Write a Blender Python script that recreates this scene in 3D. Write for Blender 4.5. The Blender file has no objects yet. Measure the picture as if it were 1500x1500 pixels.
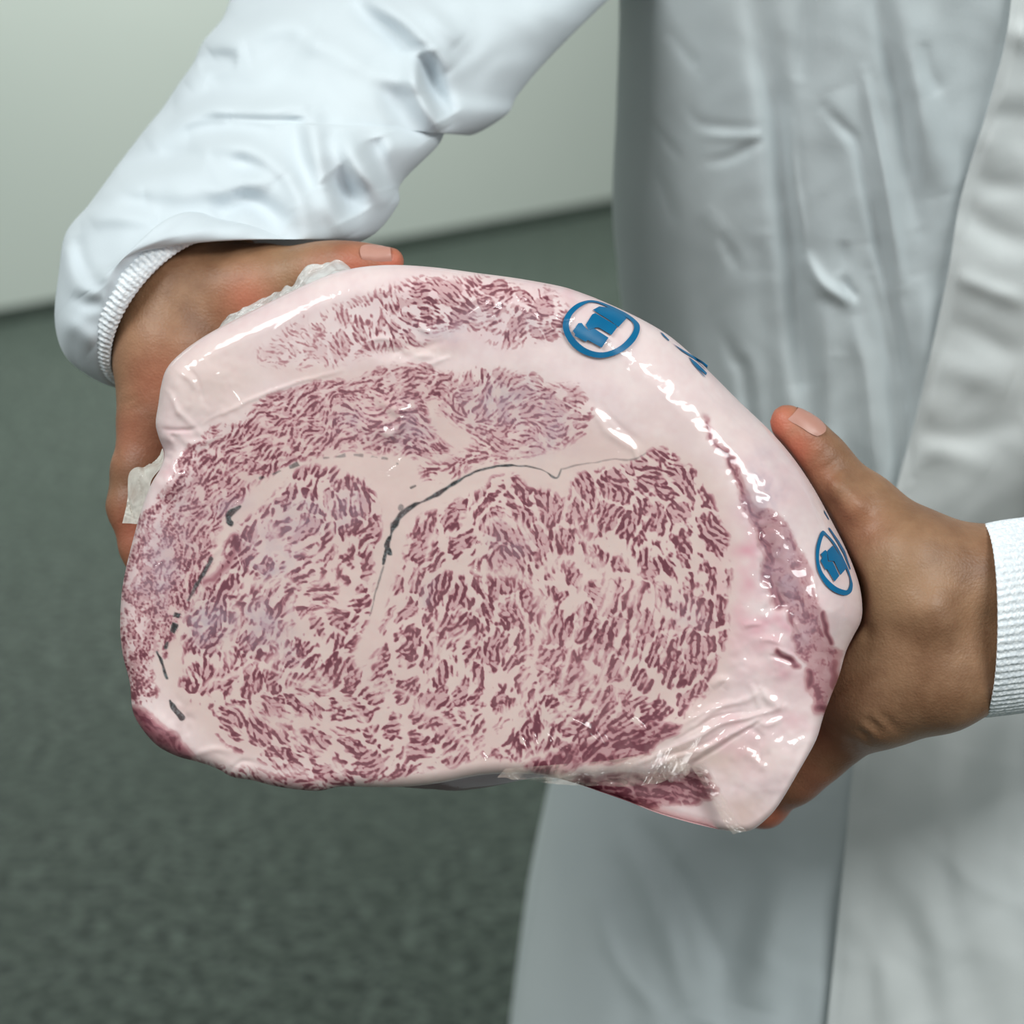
import bpy, bmesh, math
from mathutils import Vector, Matrix
from mathutils.bvhtree import BVHTree
from mathutils.geometry import delaunay_2d_cdt
import numpy as np

# ------------------------------------------------------------------ camera, light, exposure
SC = bpy.context.scene; COL = SC.collection
FPX = 3040.0; PITCH = math.radians(18); CAMZ = 1.40; FACE = 0.80      # focal length in photo pixels, camera tilt and height, distance of the cut face
cam = bpy.data.cameras.new('camera'); camo = bpy.data.objects.new('camera', cam); COL.objects.link(camo)
cam.sensor_width = 36; cam.lens = 36 * FPX / 1500; cam.clip_start = .02
camo.location = (0, 0, CAMZ); camo.rotation_euler = (math.pi / 2 - PITCH, 0, 0); SC.camera = camo
cam.dof.use_dof = True; cam.dof.focus_distance = FACE + .02; cam.dof.aperture_fstop = 8.5
SC.view_settings.view_transform = 'Standard'; SC.view_settings.look = 'None'; SC.view_settings.exposure = 0.0; SC.view_settings.gamma = 1.0; SC.view_settings.use_curve_mapping = False
w = bpy.data.worlds.new('room light'); SC.world = w; w.use_nodes = True
w.node_tree.nodes['Background'].inputs[0].default_value = (.86, .95, .93, 1); w.node_tree.nodes['Background'].inputs[1].default_value = .35
def lamp(name, loc, size, energy, target, col=(.96, 1, .99)):
    l = bpy.data.lights.new(name, 'AREA'); l.shape = 'RECTANGLE'; l.size, l.size_y = size; l.energy = energy; l.color = col
    o = bpy.data.objects.new(name, l); COL.objects.link(o); o.location = loc
    o.rotation_euler = (Vector(target) - Vector(loc)).to_track_quat('-Z', 'Y').to_euler()
lamp('ceiling_lamp', (-1.1, .0, 2.7), (1.2, .6), 25, (-.1, .9, 1.1))
lamp('ceiling_lamp', (1.15, -.7, 2.7), (1.3, .6), 37, (.1, .9, 1.1))
lamp('ceiling_lamp', (-2.2, 4.2, 2.9), (1.6, 1.2), 58, (-1.4, 6.4, .2))
lamp('ceiling_lamp', (.2, 5.6, 2.9), (1.6, 1.2), 75, (.3, 7.8, .5))

# ------------------------------------------------------------------ from photo pixel and distance to a point in the room
_cp, _sp = math.cos(PITCH), math.sin(PITCH)
def at(px, py, d):
    """px, py, d may be arrays; d is the distance along the view axis"""
    x = (np.asarray(px, float) - 750) / FPX; y = (750 - np.asarray(py, float)) / FPX; d = np.asarray(d, float)
    return np.stack(np.broadcast_arrays(x * d, (_cp + _sp * y) * d, CAMZ + (-_sp + _cp * y) * d), -1)
def at_y(px, py, Y):
    y = (750 - np.asarray(py, float)) / FPX
    return at(px, py, np.asarray(Y, float) / (_cp + _sp * y))
VIEW = np.array([0, _cp, -_sp])

# ------------------------------------------------------------------ objects
def link(o, parent=None):
    COL.objects.link(o)
    if parent is not None: o.parent = parent
    return o
def raw_mesh(name, V, quads=None, tris=None, mats=(), parent=None, smooth=True, attrs=None, mid=None):
    V = np.asarray(V, np.float32); me = bpy.data.meshes.new(name)
    q = np.zeros((0, 4), np.int32) if quads is None else np.asarray(quads, np.int32).reshape(-1, 4)
    t = np.zeros((0, 3), np.int32) if tris is None else np.asarray(tris, np.int32).reshape(-1, 3)
    me.vertices.add(len(V)); me.vertices.foreach_set('co', V.ravel())
    me.loops.add(q.size + t.size); me.loops.foreach_set('vertex_index', np.concatenate([q.ravel(), t.ravel()]))
    me.polygons.add(len(q) + len(t))
    me.polygons.foreach_set('loop_start', np.concatenate([np.arange(len(q)) * 4, q.size + np.arange(len(t)) * 3]).astype(np.int32))
    me.polygons.foreach_set('use_smooth', np.full(len(q) + len(t), smooth))
    if mid is not None: me.polygons.foreach_set('material_index', np.asarray(mid, np.int32))
    me.update(calc_edges=True); me.validate()
    for k, a in (attrs or {}).items():
        me.attributes.new(k, 'FLOAT', 'POINT').data.foreach_set('value', np.asarray(a, np.float32).ravel())
    for m in mats: me.materials.append(m)
    return link(bpy.data.objects.new(name, me), parent)
def grid_quads(nr, nc, wrap=False):
    i, j = np.meshgrid(np.arange(nr - 1), np.arange(nc if wrap else nc - 1), indexing='ij'); k = (j + 1) % nc
    return np.stack([i * nc + j, i * nc + k, (i + 1) * nc + k, (i + 1) * nc + j], -1).reshape(-1, 4)
def empty(name, loc, label=None, cat=None):
    o = bpy.data.objects.new(name, None); o.empty_display_size = .05; o.location = loc; link(o)
    if label: o['label'] = label; o['category'] = cat
    return o
def adopt(parent, *objs):
    for o in objs: o.parent = parent; o.matrix_parent_inverse = Matrix.Translation(parent.location).inverted()

def crop(pts, s, x, y): return [(x + a / s, y + b / s) for a, b in pts]
class Mat:
    """a small wrapper to write node trees"""
    def __init__(s, name):
        s.m = bpy.data.materials.new(name); s.m.use_nodes = True; s.t = s.m.node_tree; s.b = s.t.nodes['Principled BSDF']; s.out = s.t.nodes['Material Output']
    def n(s, kind, **kw):
        n = s.t.nodes.new(kind)
        for k, v in kw.items():
            if k in n.inputs: s.put(n.inputs[k], v)
            else: setattr(n, k, v)
        return n
    def put(s, sock, v):
        if isinstance(v, bpy.types.NodeSocket): s.t.links.new(v, sock)
        elif isinstance(v, (tuple, list)) and len(v) == 3 and sock.type == 'RGBA': sock.default_value = (*v, 1)
        else: sock.default_value = v
    def set(s, **kw):
        for k, v in kw.items(): s.put(s.b.inputs[k.replace('_', ' ')], v)
        return s
    def attr(s, name): return s.n('ShaderNodeAttribute', attribute_name=name).outputs['Fac']
    def noise(s, scale, detail=4, rough=.55, vec=None, dist=0):
        n = s.n('ShaderNodeTexNoise', Scale=scale, Detail=detail, Roughness=rough, Distortion=dist)
        s.put(n.inputs['Vector'], vec if vec is not None else s.coord()); return n.outputs['Fac']
    def coord(s):
        return s.n('ShaderNodeTexCoord').outputs['Object']
    def stretch(s, sc, rot=(0, 0, 0)):
        m = s.n('ShaderNodeMapping'); s.put(m.inputs['Vector'], s.coord()); m.inputs['Scale'].default_value = sc; m.inputs['Rotation'].default_value = rot; return m.outputs['Vector']
    def mix(s, f, a, b, blend='MIX'):
        n = s.n('ShaderNodeMix', data_type='RGBA', blend_type=blend)
        s.put(n.inputs['Factor'], f); s.put(n.inputs[6], a); s.put(n.inputs[7], b); return n.outputs[2]
    def math(s, op, a, b=0., c=0.):
        n = s.n('ShaderNodeMath', operation=op); s.put(n.inputs[0], a); s.put(n.inputs[1], b); s.put(n.inputs[2], c); return n.outputs[0]
    def ramp(s, f, lo, hi, a=0., b=1.):
        n = s.n('ShaderNodeMapRange', interpolation_type='SMOOTHSTEP'); s.put(n.inputs[0], f)
        for i, v in enumerate((lo, hi, a, b)): n.inputs[i + 1].default_value = v
        return n.outputs[0]
    def sheen(s, normal=None):
        """how much a thin film mirrors: little face on, more at a slant, the same from both sides"""
        n = s.n('ShaderNodeLayerWeight', Blend=.5)
        if normal is not None: s.put(n.inputs['Normal'], normal)
        return s.math('MULTIPLY_ADD', s.math('POWER', n.outputs['Facing'], 4.), .25, .04)
    def bump(s, h, strength=.3, dist=.001, normal=None):
        n = s.n('ShaderNodeBump', Strength=strength, Distance=dist); s.put(n.inputs['Height'], h)
        if normal is not None: s.put(n.inputs['Normal'], normal)
        return n.outputs['Normal']
def rgb(r, g, b):
    """photo colour 0-255 to linear"""
    f = lambda c: (c / 255 / 12.92) if c <= 10 else ((c / 255 + .055) / 1.055) ** 2.4
    return (f(r), f(g), f(b))
# ------------------------------------------------------------------ numpy field tools

GS = 1.35                                   # spacing of the meat grid, in photo pixels
GX0, GY0, GX1, GY1 = 150.0, 370.0, 1290.0, 1240.0
gxs = np.arange(GX0, GX1, GS); gys = np.arange(GY0, GY1, GS)
GW, GH = len(gxs), len(gys)
PX, PY = np.meshgrid(gxs, gys)
rng = np.random.default_rng(11)

def blur(a, s):
    """gaussian blur, sigma in photo pixels"""
    s = s / GS
    p = int(3 * s) + 2
    def good(n):
        while True:
            k = n
            for f in (2, 3, 5):
                while k % f == 0: k //= f
            if k == 1: return n
            n += 1
    h, v = a.shape; b = np.pad(a, ((p, good(h + 2 * p) - h - p), (p, good(v + 2 * p) - v - p)), mode='reflect' if p * 2 < min(a.shape) else 'edge')
    fy = np.fft.fftfreq(b.shape[0])[:, None]; fx = np.fft.rfftfreq(b.shape[1])[None, :]
    g = np.exp(-2 * (np.pi * s) ** 2 * (fx * fx + fy * fy))
    return np.fft.irfft2(np.fft.rfft2(b) * g, b.shape)[p:p + h, p:p + v]

def noise(s, seed):
    n = blur(np.random.default_rng(seed).standard_normal((GH, GW)), s)
    return (n - n.mean()) / n.std()

def sample(a, x, y):
    """bilinear, x y in grid units"""
    x = np.clip(x, 0, a.shape[1] - 1.001); y = np.clip(y, 0, a.shape[0] - 1.001)
    i = x.astype(np.int32); j = y.astype(np.int32); u = x - i; v = y - j
    return (a[j, i] * (1 - u) + a[j, i + 1] * u) * (1 - v) + (a[j + 1, i] * (1 - u) + a[j + 1, i + 1] * u) * v

def sstep(a, b, x):
    t = np.clip((x - a) / (b - a), 0, 1)
    return t * t * (3 - 2 * t)

def inside(poly, X, Y):
    P = np.asarray(poly, float); r = np.zeros(X.shape, bool)
    for (x0, y0), (x1, y1) in zip(P, np.roll(P, -1, 0)):
        if y0 == y1: continue
        c = ((Y < y0) != (Y < y1)) & (X < (x1 - x0) * (Y - y0) / (y1 - y0) + x0)
        r ^= c
    return r

def catmull(pts, n=8, closed=False):
    P = np.asarray(pts, float); m = len(P); out = []
    rngi = range(m if closed else m - 1)
    for i in rngi:
        if closed: a, b, c, d = P[(i - 1) % m], P[i], P[(i + 1) % m], P[(i + 2) % m]
        else: a, b, c, d = P[max(i - 1, 0)], P[i], P[i + 1], P[min(i + 2, m - 1)]
        for k in range(n):
            t = k / n
            out.append(.5 * ((2 * b) + (-a + c) * t + (2 * a - 5 * b + 4 * c - d) * t * t + (-a + 3 * b - 3 * c + d) * t ** 3))
    if not closed: out.append(P[-1])
    return np.array(out)

def window(P, reach):
    """the part of the grid round a set of points"""
    P = np.asarray(P, float)
    i0, i1 = np.clip([(P[:, 0].min() - reach - GX0) / GS, (P[:, 0].max() + reach - GX0) / GS + 2], 0, GW).astype(int)
    j0, j1 = np.clip([(P[:, 1].min() - reach - GY0) / GS, (P[:, 1].max() + reach - GY0) / GS + 2], 0, GH).astype(int)
    return slice(j0, j1), slice(i0, i1)

def line_dist(pts, X, Y, closed=False):
    """distance to a polyline and the parameter 0..1 along it"""
    P = np.asarray(pts, float)
    if closed: P = np.vstack([P, P[:1]])
    seg = np.hypot(*(P[1:] - P[:-1]).T); cum = np.concatenate([[0], np.cumsum(seg)]); tot = cum[-1]
    D = np.full(X.shape, 1e9); T = np.zeros(X.shape)
    for k in range(len(P) - 1):
        ax, ay = P[k]; bx, by = P[k + 1]; dx, dy = bx - ax, by - ay; l2 = dx * dx + dy * dy + 1e-12
        s = (slice(None),) * X.ndim
        x, y = X[s], Y[s]
        if x.size == 0: continue
        t = np.clip(((x - ax) * dx + (y - ay) * dy) / l2, 0, 1)
        d = np.hypot(x - ax - t * dx, y - ay - t * dy)
        m = d < D[s]
        D[s] = np.where(m, d, D[s]); T[s] = np.where(m, (cum[k] + t * seg[k]) / tot, T[s])
    return D, T

WX = noise(14, 1) * 4 + noise(4, 2) * 1.6; WY = noise(14, 3) * 4 + noise(4, 4) * 1.6   # organic wobble of every border
def region(poly, soft=3, wob=1.0):
    P = catmull(poly, 4, True); s = window(P, 40 * wob + soft * 4); r = np.zeros((GH, GW))
    if r[s].size: r[s] = blur(inside(P, PX[s] + WX[s] * wob, PY[s] + WY[s] * wob).astype(float), soft)
    return r
def near_line(pts, reach, wob, fn, out, mode=np.maximum):
    """work out fn(distance, parameter, window) close to a line only and put it into out"""
    s = window(pts, reach + 14 * wob)
    if out[s].size:
        d, t = line_dist(pts, PX[s] + WX[s] * wob, PY[s] + WY[s] * wob); out[s] = mode(out[s], np.where(d < reach, fn(d, t, s), 0))
    return out
def spots(lst, wob=1.0):
    out = np.zeros((GH, GW))
    for x, y, rx, ry, a in lst:
        s = window([(x - rx * 3, y - ry * 3), (x + rx * 3, y + ry * 3)], 12 * wob)
        if out[s].size: out[s] = np.maximum(out[s], a * np.exp(-((PX[s] - x + WX[s] * wob) / rx) ** 2 - ((PY[s] - y + WY[s] * wob) / ry) ** 2))
    return out
# ------------------------------------------------------------------ the cut face: where lean, fat and painted film glare lie
OUTLINE = catmull([(228,620),(232,592),(236,565),(244,540),(264,518),(300,492),(350,465),(400,440),(450,416),(490,400),(530,391),(580,388),(640,392),(700,400),(760,408),(820,419),(852,429),(885,442),(935,465),(975,488),(1005,512),(1040,545),(1085,590),(1125,628),(1160,668),(1190,712),(1215,757),(1240,806),(1257,850),(1263,885),(1261,910),(1250,932),(1239,955),(1229,990),(1217,1020),(1206,1050),(1195,1085),(1170,1130),(1140,1180),(1118,1204),(1098,1217),(1072,1218),(1040,1212),(1000,1202),(960,1190),(920,1174),(880,1160),(845,1148),(800,1136),(750,1133),(700,1136),(650,1146),(600,1152),(550,1153),(500,1152),(470,1158),(440,1157),(400,1151),(370,1143),(340,1138),(318,1126),(290,1116),(260,1108),(230,1092),(207,1066),(194,1040),(190,1000),(180,960),(176,920),(178,870),(185,830),(195,790),(206,750),(220,712),(236,684),(240,664),(233,642)], 4, True)
def flow_field(ctrl, power=2.6):
    A = np.zeros((GH // 6 + 2, GW // 6 + 2)); B = A.copy(); Wt = A.copy()
    X, Y = np.meshgrid(GX0 + np.arange(A.shape[1]) * GS * 6, GY0 + np.arange(A.shape[0]) * GS * 6)
    for x, y, dx, dy in ctrl:
        a = math.atan2(dy, dx); w = 1 / ((X - x) ** 2 + (Y - y) ** 2 + 400) ** power
        A += w * math.cos(2 * a); B += w * math.sin(2 * a); Wt += w
    th = .5 * np.arctan2(B / Wt, A / Wt)
    c2 = np.cos(2 * th); s2 = np.sin(2 * th)
    ii, jj = np.meshgrid(np.arange(GW) / 6, np.arange(GH) / 6)
    return .5 * np.arctan2(sample(s2, ii, jj), sample(c2, ii, jj))

FLOW = [(950,950,.35,-1),(800,1000,.4,-1),(1010,800,-.5,-1),(1035,760,-.4,-1),(910,770,.05,-1),(700,870,.05,-1),(760,900,-.1,-1),(620,880,.4,-1),
 (560,960,.6,-1),(400,950,.6,-1),(330,1000,.2,-1),(400,1070,1,.6),(340,1060,1,.8),(470,900,1,-.6),(430,830,.8,-.6),(450,720,1,-.7),(520,740,.2,1),(330,900,.4,-1),(700,1080,.6,-.8),
 (600,1100,.8,-.6),(480,1090,1,.5),(850,1050,.5,-.9),(920,1080,1,-.5),(1000,960,.3,-1),(1040,900,.1,-1),(680,760,.6,-.7),(760,740,.5,.8),(840,740,.1,-1),(960,690,.8,.6),(1020,700,.5,.9),
 (220,900,.05,-1),(230,800,.3,-1),(205,1000,-.15,-1),(290,720,.5,-.85),(350,660,.8,-.6),(450,610,.9,-.4),(550,570,1,-.2),(620,560,1,-.05),(540,630,1,-.3),(350,750,.6,-1),
 (690,570,.4,-1),(650,600,1,.7),(750,600,1,-.2),(750,660,1,-.4),(830,620,1,-.2),(480,490,.5,.8),(420,510,.8,.3),(560,470,.5,.8),(650,460,.9,.5),(750,470,.6,-.6),(800,460,.8,.2),
 (1170,880,.3,1),(1100,740,.5,.9),(1195,960,.3,1),(300,1130,1,.5),(230,1070,.6,.8),(950,1160,1,.25)]

def lic(n, th, L):
    """smear noise along the grain"""
    L = L / GS; acc = n.copy(); ii, jj = np.meshgrid(np.arange(GW, dtype=float), np.arange(GH, dtype=float)); steps = max(3, int(L / 1.3)); h = L / steps
    c2, s2 = np.cos(2 * th), np.sin(2 * th)
    for sg in (1, -1):
        x, y = ii.copy(), jj.copy(); pc, ps = np.cos(th) * sg, np.sin(th) * sg
        for k in range(steps):
            x += pc * h; y += ps * h
            t = th[np.clip(y, 0, GH - 1).astype(np.int32), np.clip(x, 0, GW - 1).astype(np.int32)]
            c, s = np.cos(t), np.sin(t); f = np.where(c * pc + s * ps < 0, -1, 1); pc, ps = c * f, s * f
            acc += sample(n, x, y)
    return (acc - acc.mean()) / acc.std()

def cells(th, space, stretch, seed):
    """bundles packed side by side, each stretched along the grain: (gap to the border in photo pixels, a random number per cell)"""
    r = np.random.default_rng(seed); F1 = np.full((GH, GW), 1e6); F2 = F1.copy(); V = np.zeros((GH, GW)); X = PX + WX * 1.2; Y = PY + WY * 1.2
    k = math.sqrt(stretch); R = space * 2.3
    gx, gy = np.meshgrid(np.arange(GX0, GX1 + space, space), np.arange(GY0, GY1 + space, space * .87)); gx[1::2] += space * .5   # staggered rows, well shaken
    pts = np.stack([gx.ravel(), gy.ravel()], -1) + r.uniform(-.42, .42, (gx.size, 2)) * space; pts = pts[inside(OUTLINE, pts[:, 0], pts[:, 1])]
    for x, y in pts:
        i0, i1 = max(0, int((x - R - GX0) / GS)), min(GW, int((x + R - GX0) / GS)); j0, j1 = max(0, int((y - R - GY0) / GS)), min(GH, int((y + R - GY0) / GS))
        if i1 <= i0 or j1 <= j0: continue
        s = (slice(j0, j1), slice(i0, i1)); t = th[min(GH - 1, int((y - GY0) / GS)), min(GW - 1, int((x - GX0) / GS))] + r.normal(0, .2)
        dx, dy = X[s] - x, Y[s] - y; z = r.uniform(.8, 1.2)
        d = np.hypot((dx * math.cos(t) + dy * math.sin(t)) / k, (-dx * math.sin(t) + dy * math.cos(t)) * k) / z
        n1 = d < F1[s]; F2[s] = np.where(n1, F1[s], np.minimum(F2[s], d)); V[s] = np.where(n1, r.random(), V[s]); F1[s] = np.where(n1, d, F1[s])
    return (F2 - F1) * .5, V

def make_meat():
    th = flow_field(FLOW)
    thw = th + noise(16, 21) * .3 + noise(6, 22) * .3                  # the grain curls a little
    def bp(s0, seed, k=1.7):                                            # band-passed noise: pieces of an even size
        n = np.random.default_rng(seed).standard_normal((GH, GW)); n = blur(n, s0) - blur(n, s0 * k); return n / n.std()
    fleck = lic(bp(1.6, 31, 2.1), thw, 6.5)                                  # single flecks
    fine = lic(bp(1.25, 32, 2.1), thw, 5)
    streak = lic(bp(1.85, 35, 2.1), th + noise(14, 24) * .1, 13)
    small = lic(bp(6, 36), th + noise(20, 25) * .5, 5); big = noise(34, 34)
    grit = bp(1.15, 37, 2.2); wl = sstep(330, 240, PX); fine_l = fine * (1 - .55 * wl) + grit * .6 * wl
    loose = sstep(780, 900, PX) * sstep(800, 900, PY)                   # long grain lower right in the eye
    fleck = fleck * (1 - loose) + streak * loose
    big_cells, small_cells, thin_cells = cells(th, 48, 1.8, 81), cells(th, 33, 1.35, 82), cells(th, 17, 3.2, 83)
    tiny = cells(thw, 14, 2.2, 84)[0]; curl = np.exp(-((tiny + .5 * noise(2.5, 93)) / 1.5) ** 2)   # flecks that curl round small islands of fat
    # ---- muscles (photo pixels)
    cap = region([(372,522),(400,492),(450,464),(520,442),(585,412),(640,403),(700,406),(770,418),(812,438),(832,470),(815,492),(780,502),(740,504),(700,496),(676,478),(645,482),(615,502),(570,514),(520,524),(470,534),(420,542)], 5)
    band = region([(176,1010),(166,940),(172,860),(200,770),(240,716),(275,664),(320,628),(380,592),(440,568),(500,552),(570,541),(640,540),(672,548),(655,575),(625,590),(640,625),(655,650),(625,668),(580,664),(540,668),(480,668),(420,690),(375,712),(342,742),(326,775),(312,815),(292,862),(272,905),(258,940),(246,962),(236,940),(226,960),(222,1010),(205,1030)], 3)
    patch = region([(660,556),(700,540),(760,548),(830,566),(872,600),(858,640),(800,655),(740,676),(690,680),(640,705),(610,690),(655,660),(690,640),(665,615),(640,590)], 4)
    left_eye = region([(336,800),(352,770),(382,745),(414,712),(450,692),(490,684),(530,704),(552,740),(554,800),(545,850),(530,905),(512,962),(480,1000),(400,1010),(330,1010),(278,990),(276,930),(292,876),(318,836)], 3)
    eye = region([(578,850),(592,800),(612,765),(648,738),(700,712),(750,700),(800,712),(826,724),(850,700),(900,684),(940,668),(965,655),(1000,668),(1030,710),(1050,750),(1068,800),(1072,850),(1064,900),(1062,940),(1046,985),(1018,1030),(985,1070),(940,1100),(880,1112),(820,1104),(760,1106),(690,1112),(640,1122),(600,1136),(540,1144),(470,1140),(420,1128),(370,1108),(330,1082),(306,1046),(272,1022),(272,985),(400,985),(470,985),(512,960),(532,985),(552,945),(568,895)], 3)
    dark = region([(770,1120),(830,1098),(880,1074),(930,1058),(976,1058),(992,1070),(952,1094),(900,1110),(850,1124),(800,1130)], 3)
    tip = region([(828,1150),(900,1136),(1000,1132),(1042,1152),(1034,1176),(960,1186),(890,1172)], 4)
    side = region([(1028,612),(1052,636),(1084,688),(1112,738),(1146,776),(1180,820),(1197,870),(1212,930),(1240,958),(1228,1000),(1208,1042),(1192,1016),(1176,962),(1158,920),(1133,884),(1124,830),(1110,780),(1090,730),(1058,672)], 3, 1.3)
    rim = region([(188,1032),(205,1040),(235,1062),(262,1085),(285,1108),(262,1112),(228,1096),(200,1068)], 4)
    under = region([(270,1108),(340,1124),(400,1136),(490,1146),(500,1170),(400,1170),(300,1150)], 5)
    ribm = region([(1010,1020),(985,1062),(960,1040),(1000,980)], 5)
    # ---- fat seams drawn through the eye
    seams = np.zeros_like(PX)
    for pts, w in [([(640,770),(610,830),(575,900),(540,990)],4),([(720,905),(760,880),(768,1000),(735,1060),(700,1090)],6),([(665,840),(720,830),(770,850)],9),([(775,850),(795,900),(780,980)],9),
                   ([(800,830),(860,815),(890,850),(880,900)],9),([(845,760),(862,800),(850,870),(838,960),(820,1020)],6),([(900,800),(930,840),(928,880)],8),([(975,850),(955,880),(975,910)],7),
                   ([(690,1095),(640,1050),(600,1020),(540,1000)],5),([(560,1010),(600,1060),(590,1110)],5),([(470,990),(520,1040),(560,1075)],6),([(330,1035),(390,1055),(450,1060),(520,1090)],6),
                   ([(430,1060),(470,1100),(500,1130)],5),([(300,1005),(340,985),(380,975),(430,1000),(480,1010)],5),([(350,890),(345,930),(330,970)],7),([(430,880),(415,930),(395,980)],8),
                   ([(500,870),(470,905),(430,920)],6),([(360,860),(400,850),(450,860),(480,850),(520,870)],6),([(400,760),(420,800),(470,810),(500,790)],6),([(380,800),(420,820),(400,860)],6),
                   ([(475,720),(480,760),(500,800),(490,850)],5),([(640,900),(640,960),(620,1010)],5),([(690,930),(660,930),(650,960)],7),([(880,960),(870,1020),(840,1060)],6),([(930,900),(920,960),(900,1030)],5),
                   ([(700,1110),(760,1050),(800,1000)],7),([(620,1120),(690,1080),(740,1040)],5),([(770,1100),(830,1040),(870,960)],6),([(720,770),(760,765),(770,800)],6)]:
        near_line(catmull(pts, 5), w * 3, 1, lambda d, t, s: np.exp(-(d / w) ** 2), seams)
    n91, n92 = noise(2.8, 91), noise(30, 92)
    def lean_of(chan=2.5, dens=0., f=fleck, c=big_cells, rim=.5):
        """0 fat, about .3 the bundle's own pink, 1 a dark fleck; chan is half the fat channel's width, dens thickens the flecks"""
        gap, val = c
        gap = gap + n91 * 1.5 + small * 1.3 + 1.0 * f
        w = chan * (.55 + .9 * n92.clip(-1, 1) * .5 + .7 * val)
        m = sstep(w - 2.2, w + 2.2, gap)
        g = .85 * f + 1.05 * curl - .38 + .25 * small + rim * np.exp(-((gap - w - 3.2) / 2.6) ** 2) + dens - .35 + .7 * (val - .5)
        return m * (.15 + .85 * sstep(-.4, 1.45, g))
    lean = np.zeros_like(PX)
    capfade = sstep(420, 640, PX + (PY - 470) * .4)
    lean = np.maximum(lean, cap * lean_of(2.2, -.05 + .35 * capfade, f=fine, c=small_cells, rim=.2) * (.42 + .58 * capfade))
    lean = np.maximum(lean, band * lean_of(1.2, .4, f=fine_l, c=thin_cells, rim=.1) * .9 + band * .06)
    lean = np.maximum(lean, patch * lean_of(2.0, .15, f=fine, c=small_cells, rim=.2) * .85)
    lean = np.maximum(lean, left_eye * lean_of(2.8, .42, c=small_cells, rim=.4))
    lean = np.maximum(lean, eye * lean_of(4.3, .42, rim=.45))
    lean *= 1 - seams * .9
    lean = np.maximum(lean, dark * (.3 + .7 * lean_of(.8, .9, f=streak, c=thin_cells)))
    lean = np.maximum(lean, tip * (.35 + .65 * lean_of(.8, .7, f=streak, c=thin_cells)))
    lean = np.maximum(lean, side * (.26 + .55 * lean_of(1.6, .1 + .35 * noise(9, 39), f=.3 * grit + .7 * noise(3.6, 38), c=small_cells, rim=0)))
    lean = np.maximum(lean, rim * (.62 + .4 * lean_of(1, .3, c=small_cells)))
    lean = np.maximum(lean, under * lean_of(1, .2, c=small_cells) * .9)
    # thin dark red edge inside the side muscle
    near_line(catmull([(1036,622),(1064,672),(1096,730),(1118,785),(1130,832),(1132,872),(1136,884)], 6), 24, 1, lambda d, t, s: np.exp(-(d / (3 + 4 * t)) ** 2) * (.55 + .35 * sstep(-.6, .6, fleck[s])), lean)
    for pts, w, a in [([(1140,955),(1160,965),(1168,975)],4,.8),([(1206,900),(1213,925),(1220,940)],4,.9),([(1184,985),(1186,1000)],6,.9),([(1200,1034),(1212,1040)],7,.9),([(1225,975),(1222,1005)],8,.7),([(345,790),(350,805)],6,.9),([(352,798),(330,830),(300,850)],5,.5)]:
        near_line(pts, w * 3, .6, lambda d, t, s: a * np.exp(-(d / w) ** 2), lean)
    # ---- loose film's haze and glare, painted into the meat colour (grey lavender)
    haze = spots([(228,830,22,60,.75),(318,905,26,38,.9),(385,910,24,40,.9),(436,760,34,34,.6),(400,800,50,50,.5),(395,830,22,16,.8),(500,735,26,30,.55),(740,590,60,28,.8),(800,620,50,40,.6),(600,625,34,26,.7),(520,625,40,22,.5),
                            (660,480,50,22,.6),(770,470,40,24,.4),(1120,720,26,40,1.),(1150,840,26,60,.85),(1180,920,20,40,.5),(420,925,20,60,.4),(330,750,30,20,.5),(270,760,20,50,.5),(620,860,16,14,.6),(1000,900,22,20,.35),(745,800,22,18,.4)], 2)
    haze *= .55 + .45 * sstep(-1, 1, noise(5, 51) + .6 * noise(2.2, 52))
    # ---- hue of the fat: pink here, cream there
    pink = spots([(1100,830,26,110,.75),(1120,920,50,50,1.),(1160,980,40,40,.8),(1060,860,20,80,.4),(700,425,90,16,.6),(820,435,40,12,.5),(260,640,30,14,.35),(250,700,20,20,.6),(1140,1050,50,20,.5),(1085,1090,60,60,.35),(620,500,120,14,.2),(1200,930,20,50,.6),(1140,720,40,50,.3)], 1)
    pink *= .7 + .3 * noise(7, 53)
    cream = spots([(320,560,90,70,.6),(480,550,140,22,.6),(620,510,60,16,.5),(470,690,70,18,.8),(590,720,30,50,.6),(560,850,20,120,.4),(330,1080,40,40,.5),(620,1140,150,16,.7),(980,640,90,50,.3),(1050,1110,70,26,.9),(1000,1060,70,24,.5),(1090,1190,30,26,.9),(870,860,60,90,.35),(720,840,60,30,.4)], 1)
    inner = region([(230,1000),(215,900),(240,790),(290,690),(360,620),(480,570),(640,550),(760,552),(860,600),(900,640),(980,640),(1050,700),(1085,800),(1085,900),(1060,1000),(1000,1080),(880,1120),(640,1140),(400,1120),(290,1070)], 16); cream = np.maximum(cream, .8 * inner)
    # ---- black ink-like voids along the seams
    ink = np.zeros_like(PX)
    n4, n10 = noise(4, 61), noise(10, 62)
    def inkline(pts, w0, w1, amp=1., gap=None, bulge=None):
        def f(d, t, s):
            w = (w0 + (w1 - w0) * t) * (1 + .35 * n4[s]) + (0 if bulge is None else bulge[1] * np.exp(-((t - bulge[0]) / .13) ** 2))
            v = amp * sstep(1.0, -.6, (d - w) / 1.3)
            return v if gap is None else v * sstep(-.25, .35, np.sin(t * gap * 6.283 + 1.1 * n10[s]) + .15)
        near_line(catmull(pts, 6), 20, .25, f, ink)
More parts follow.
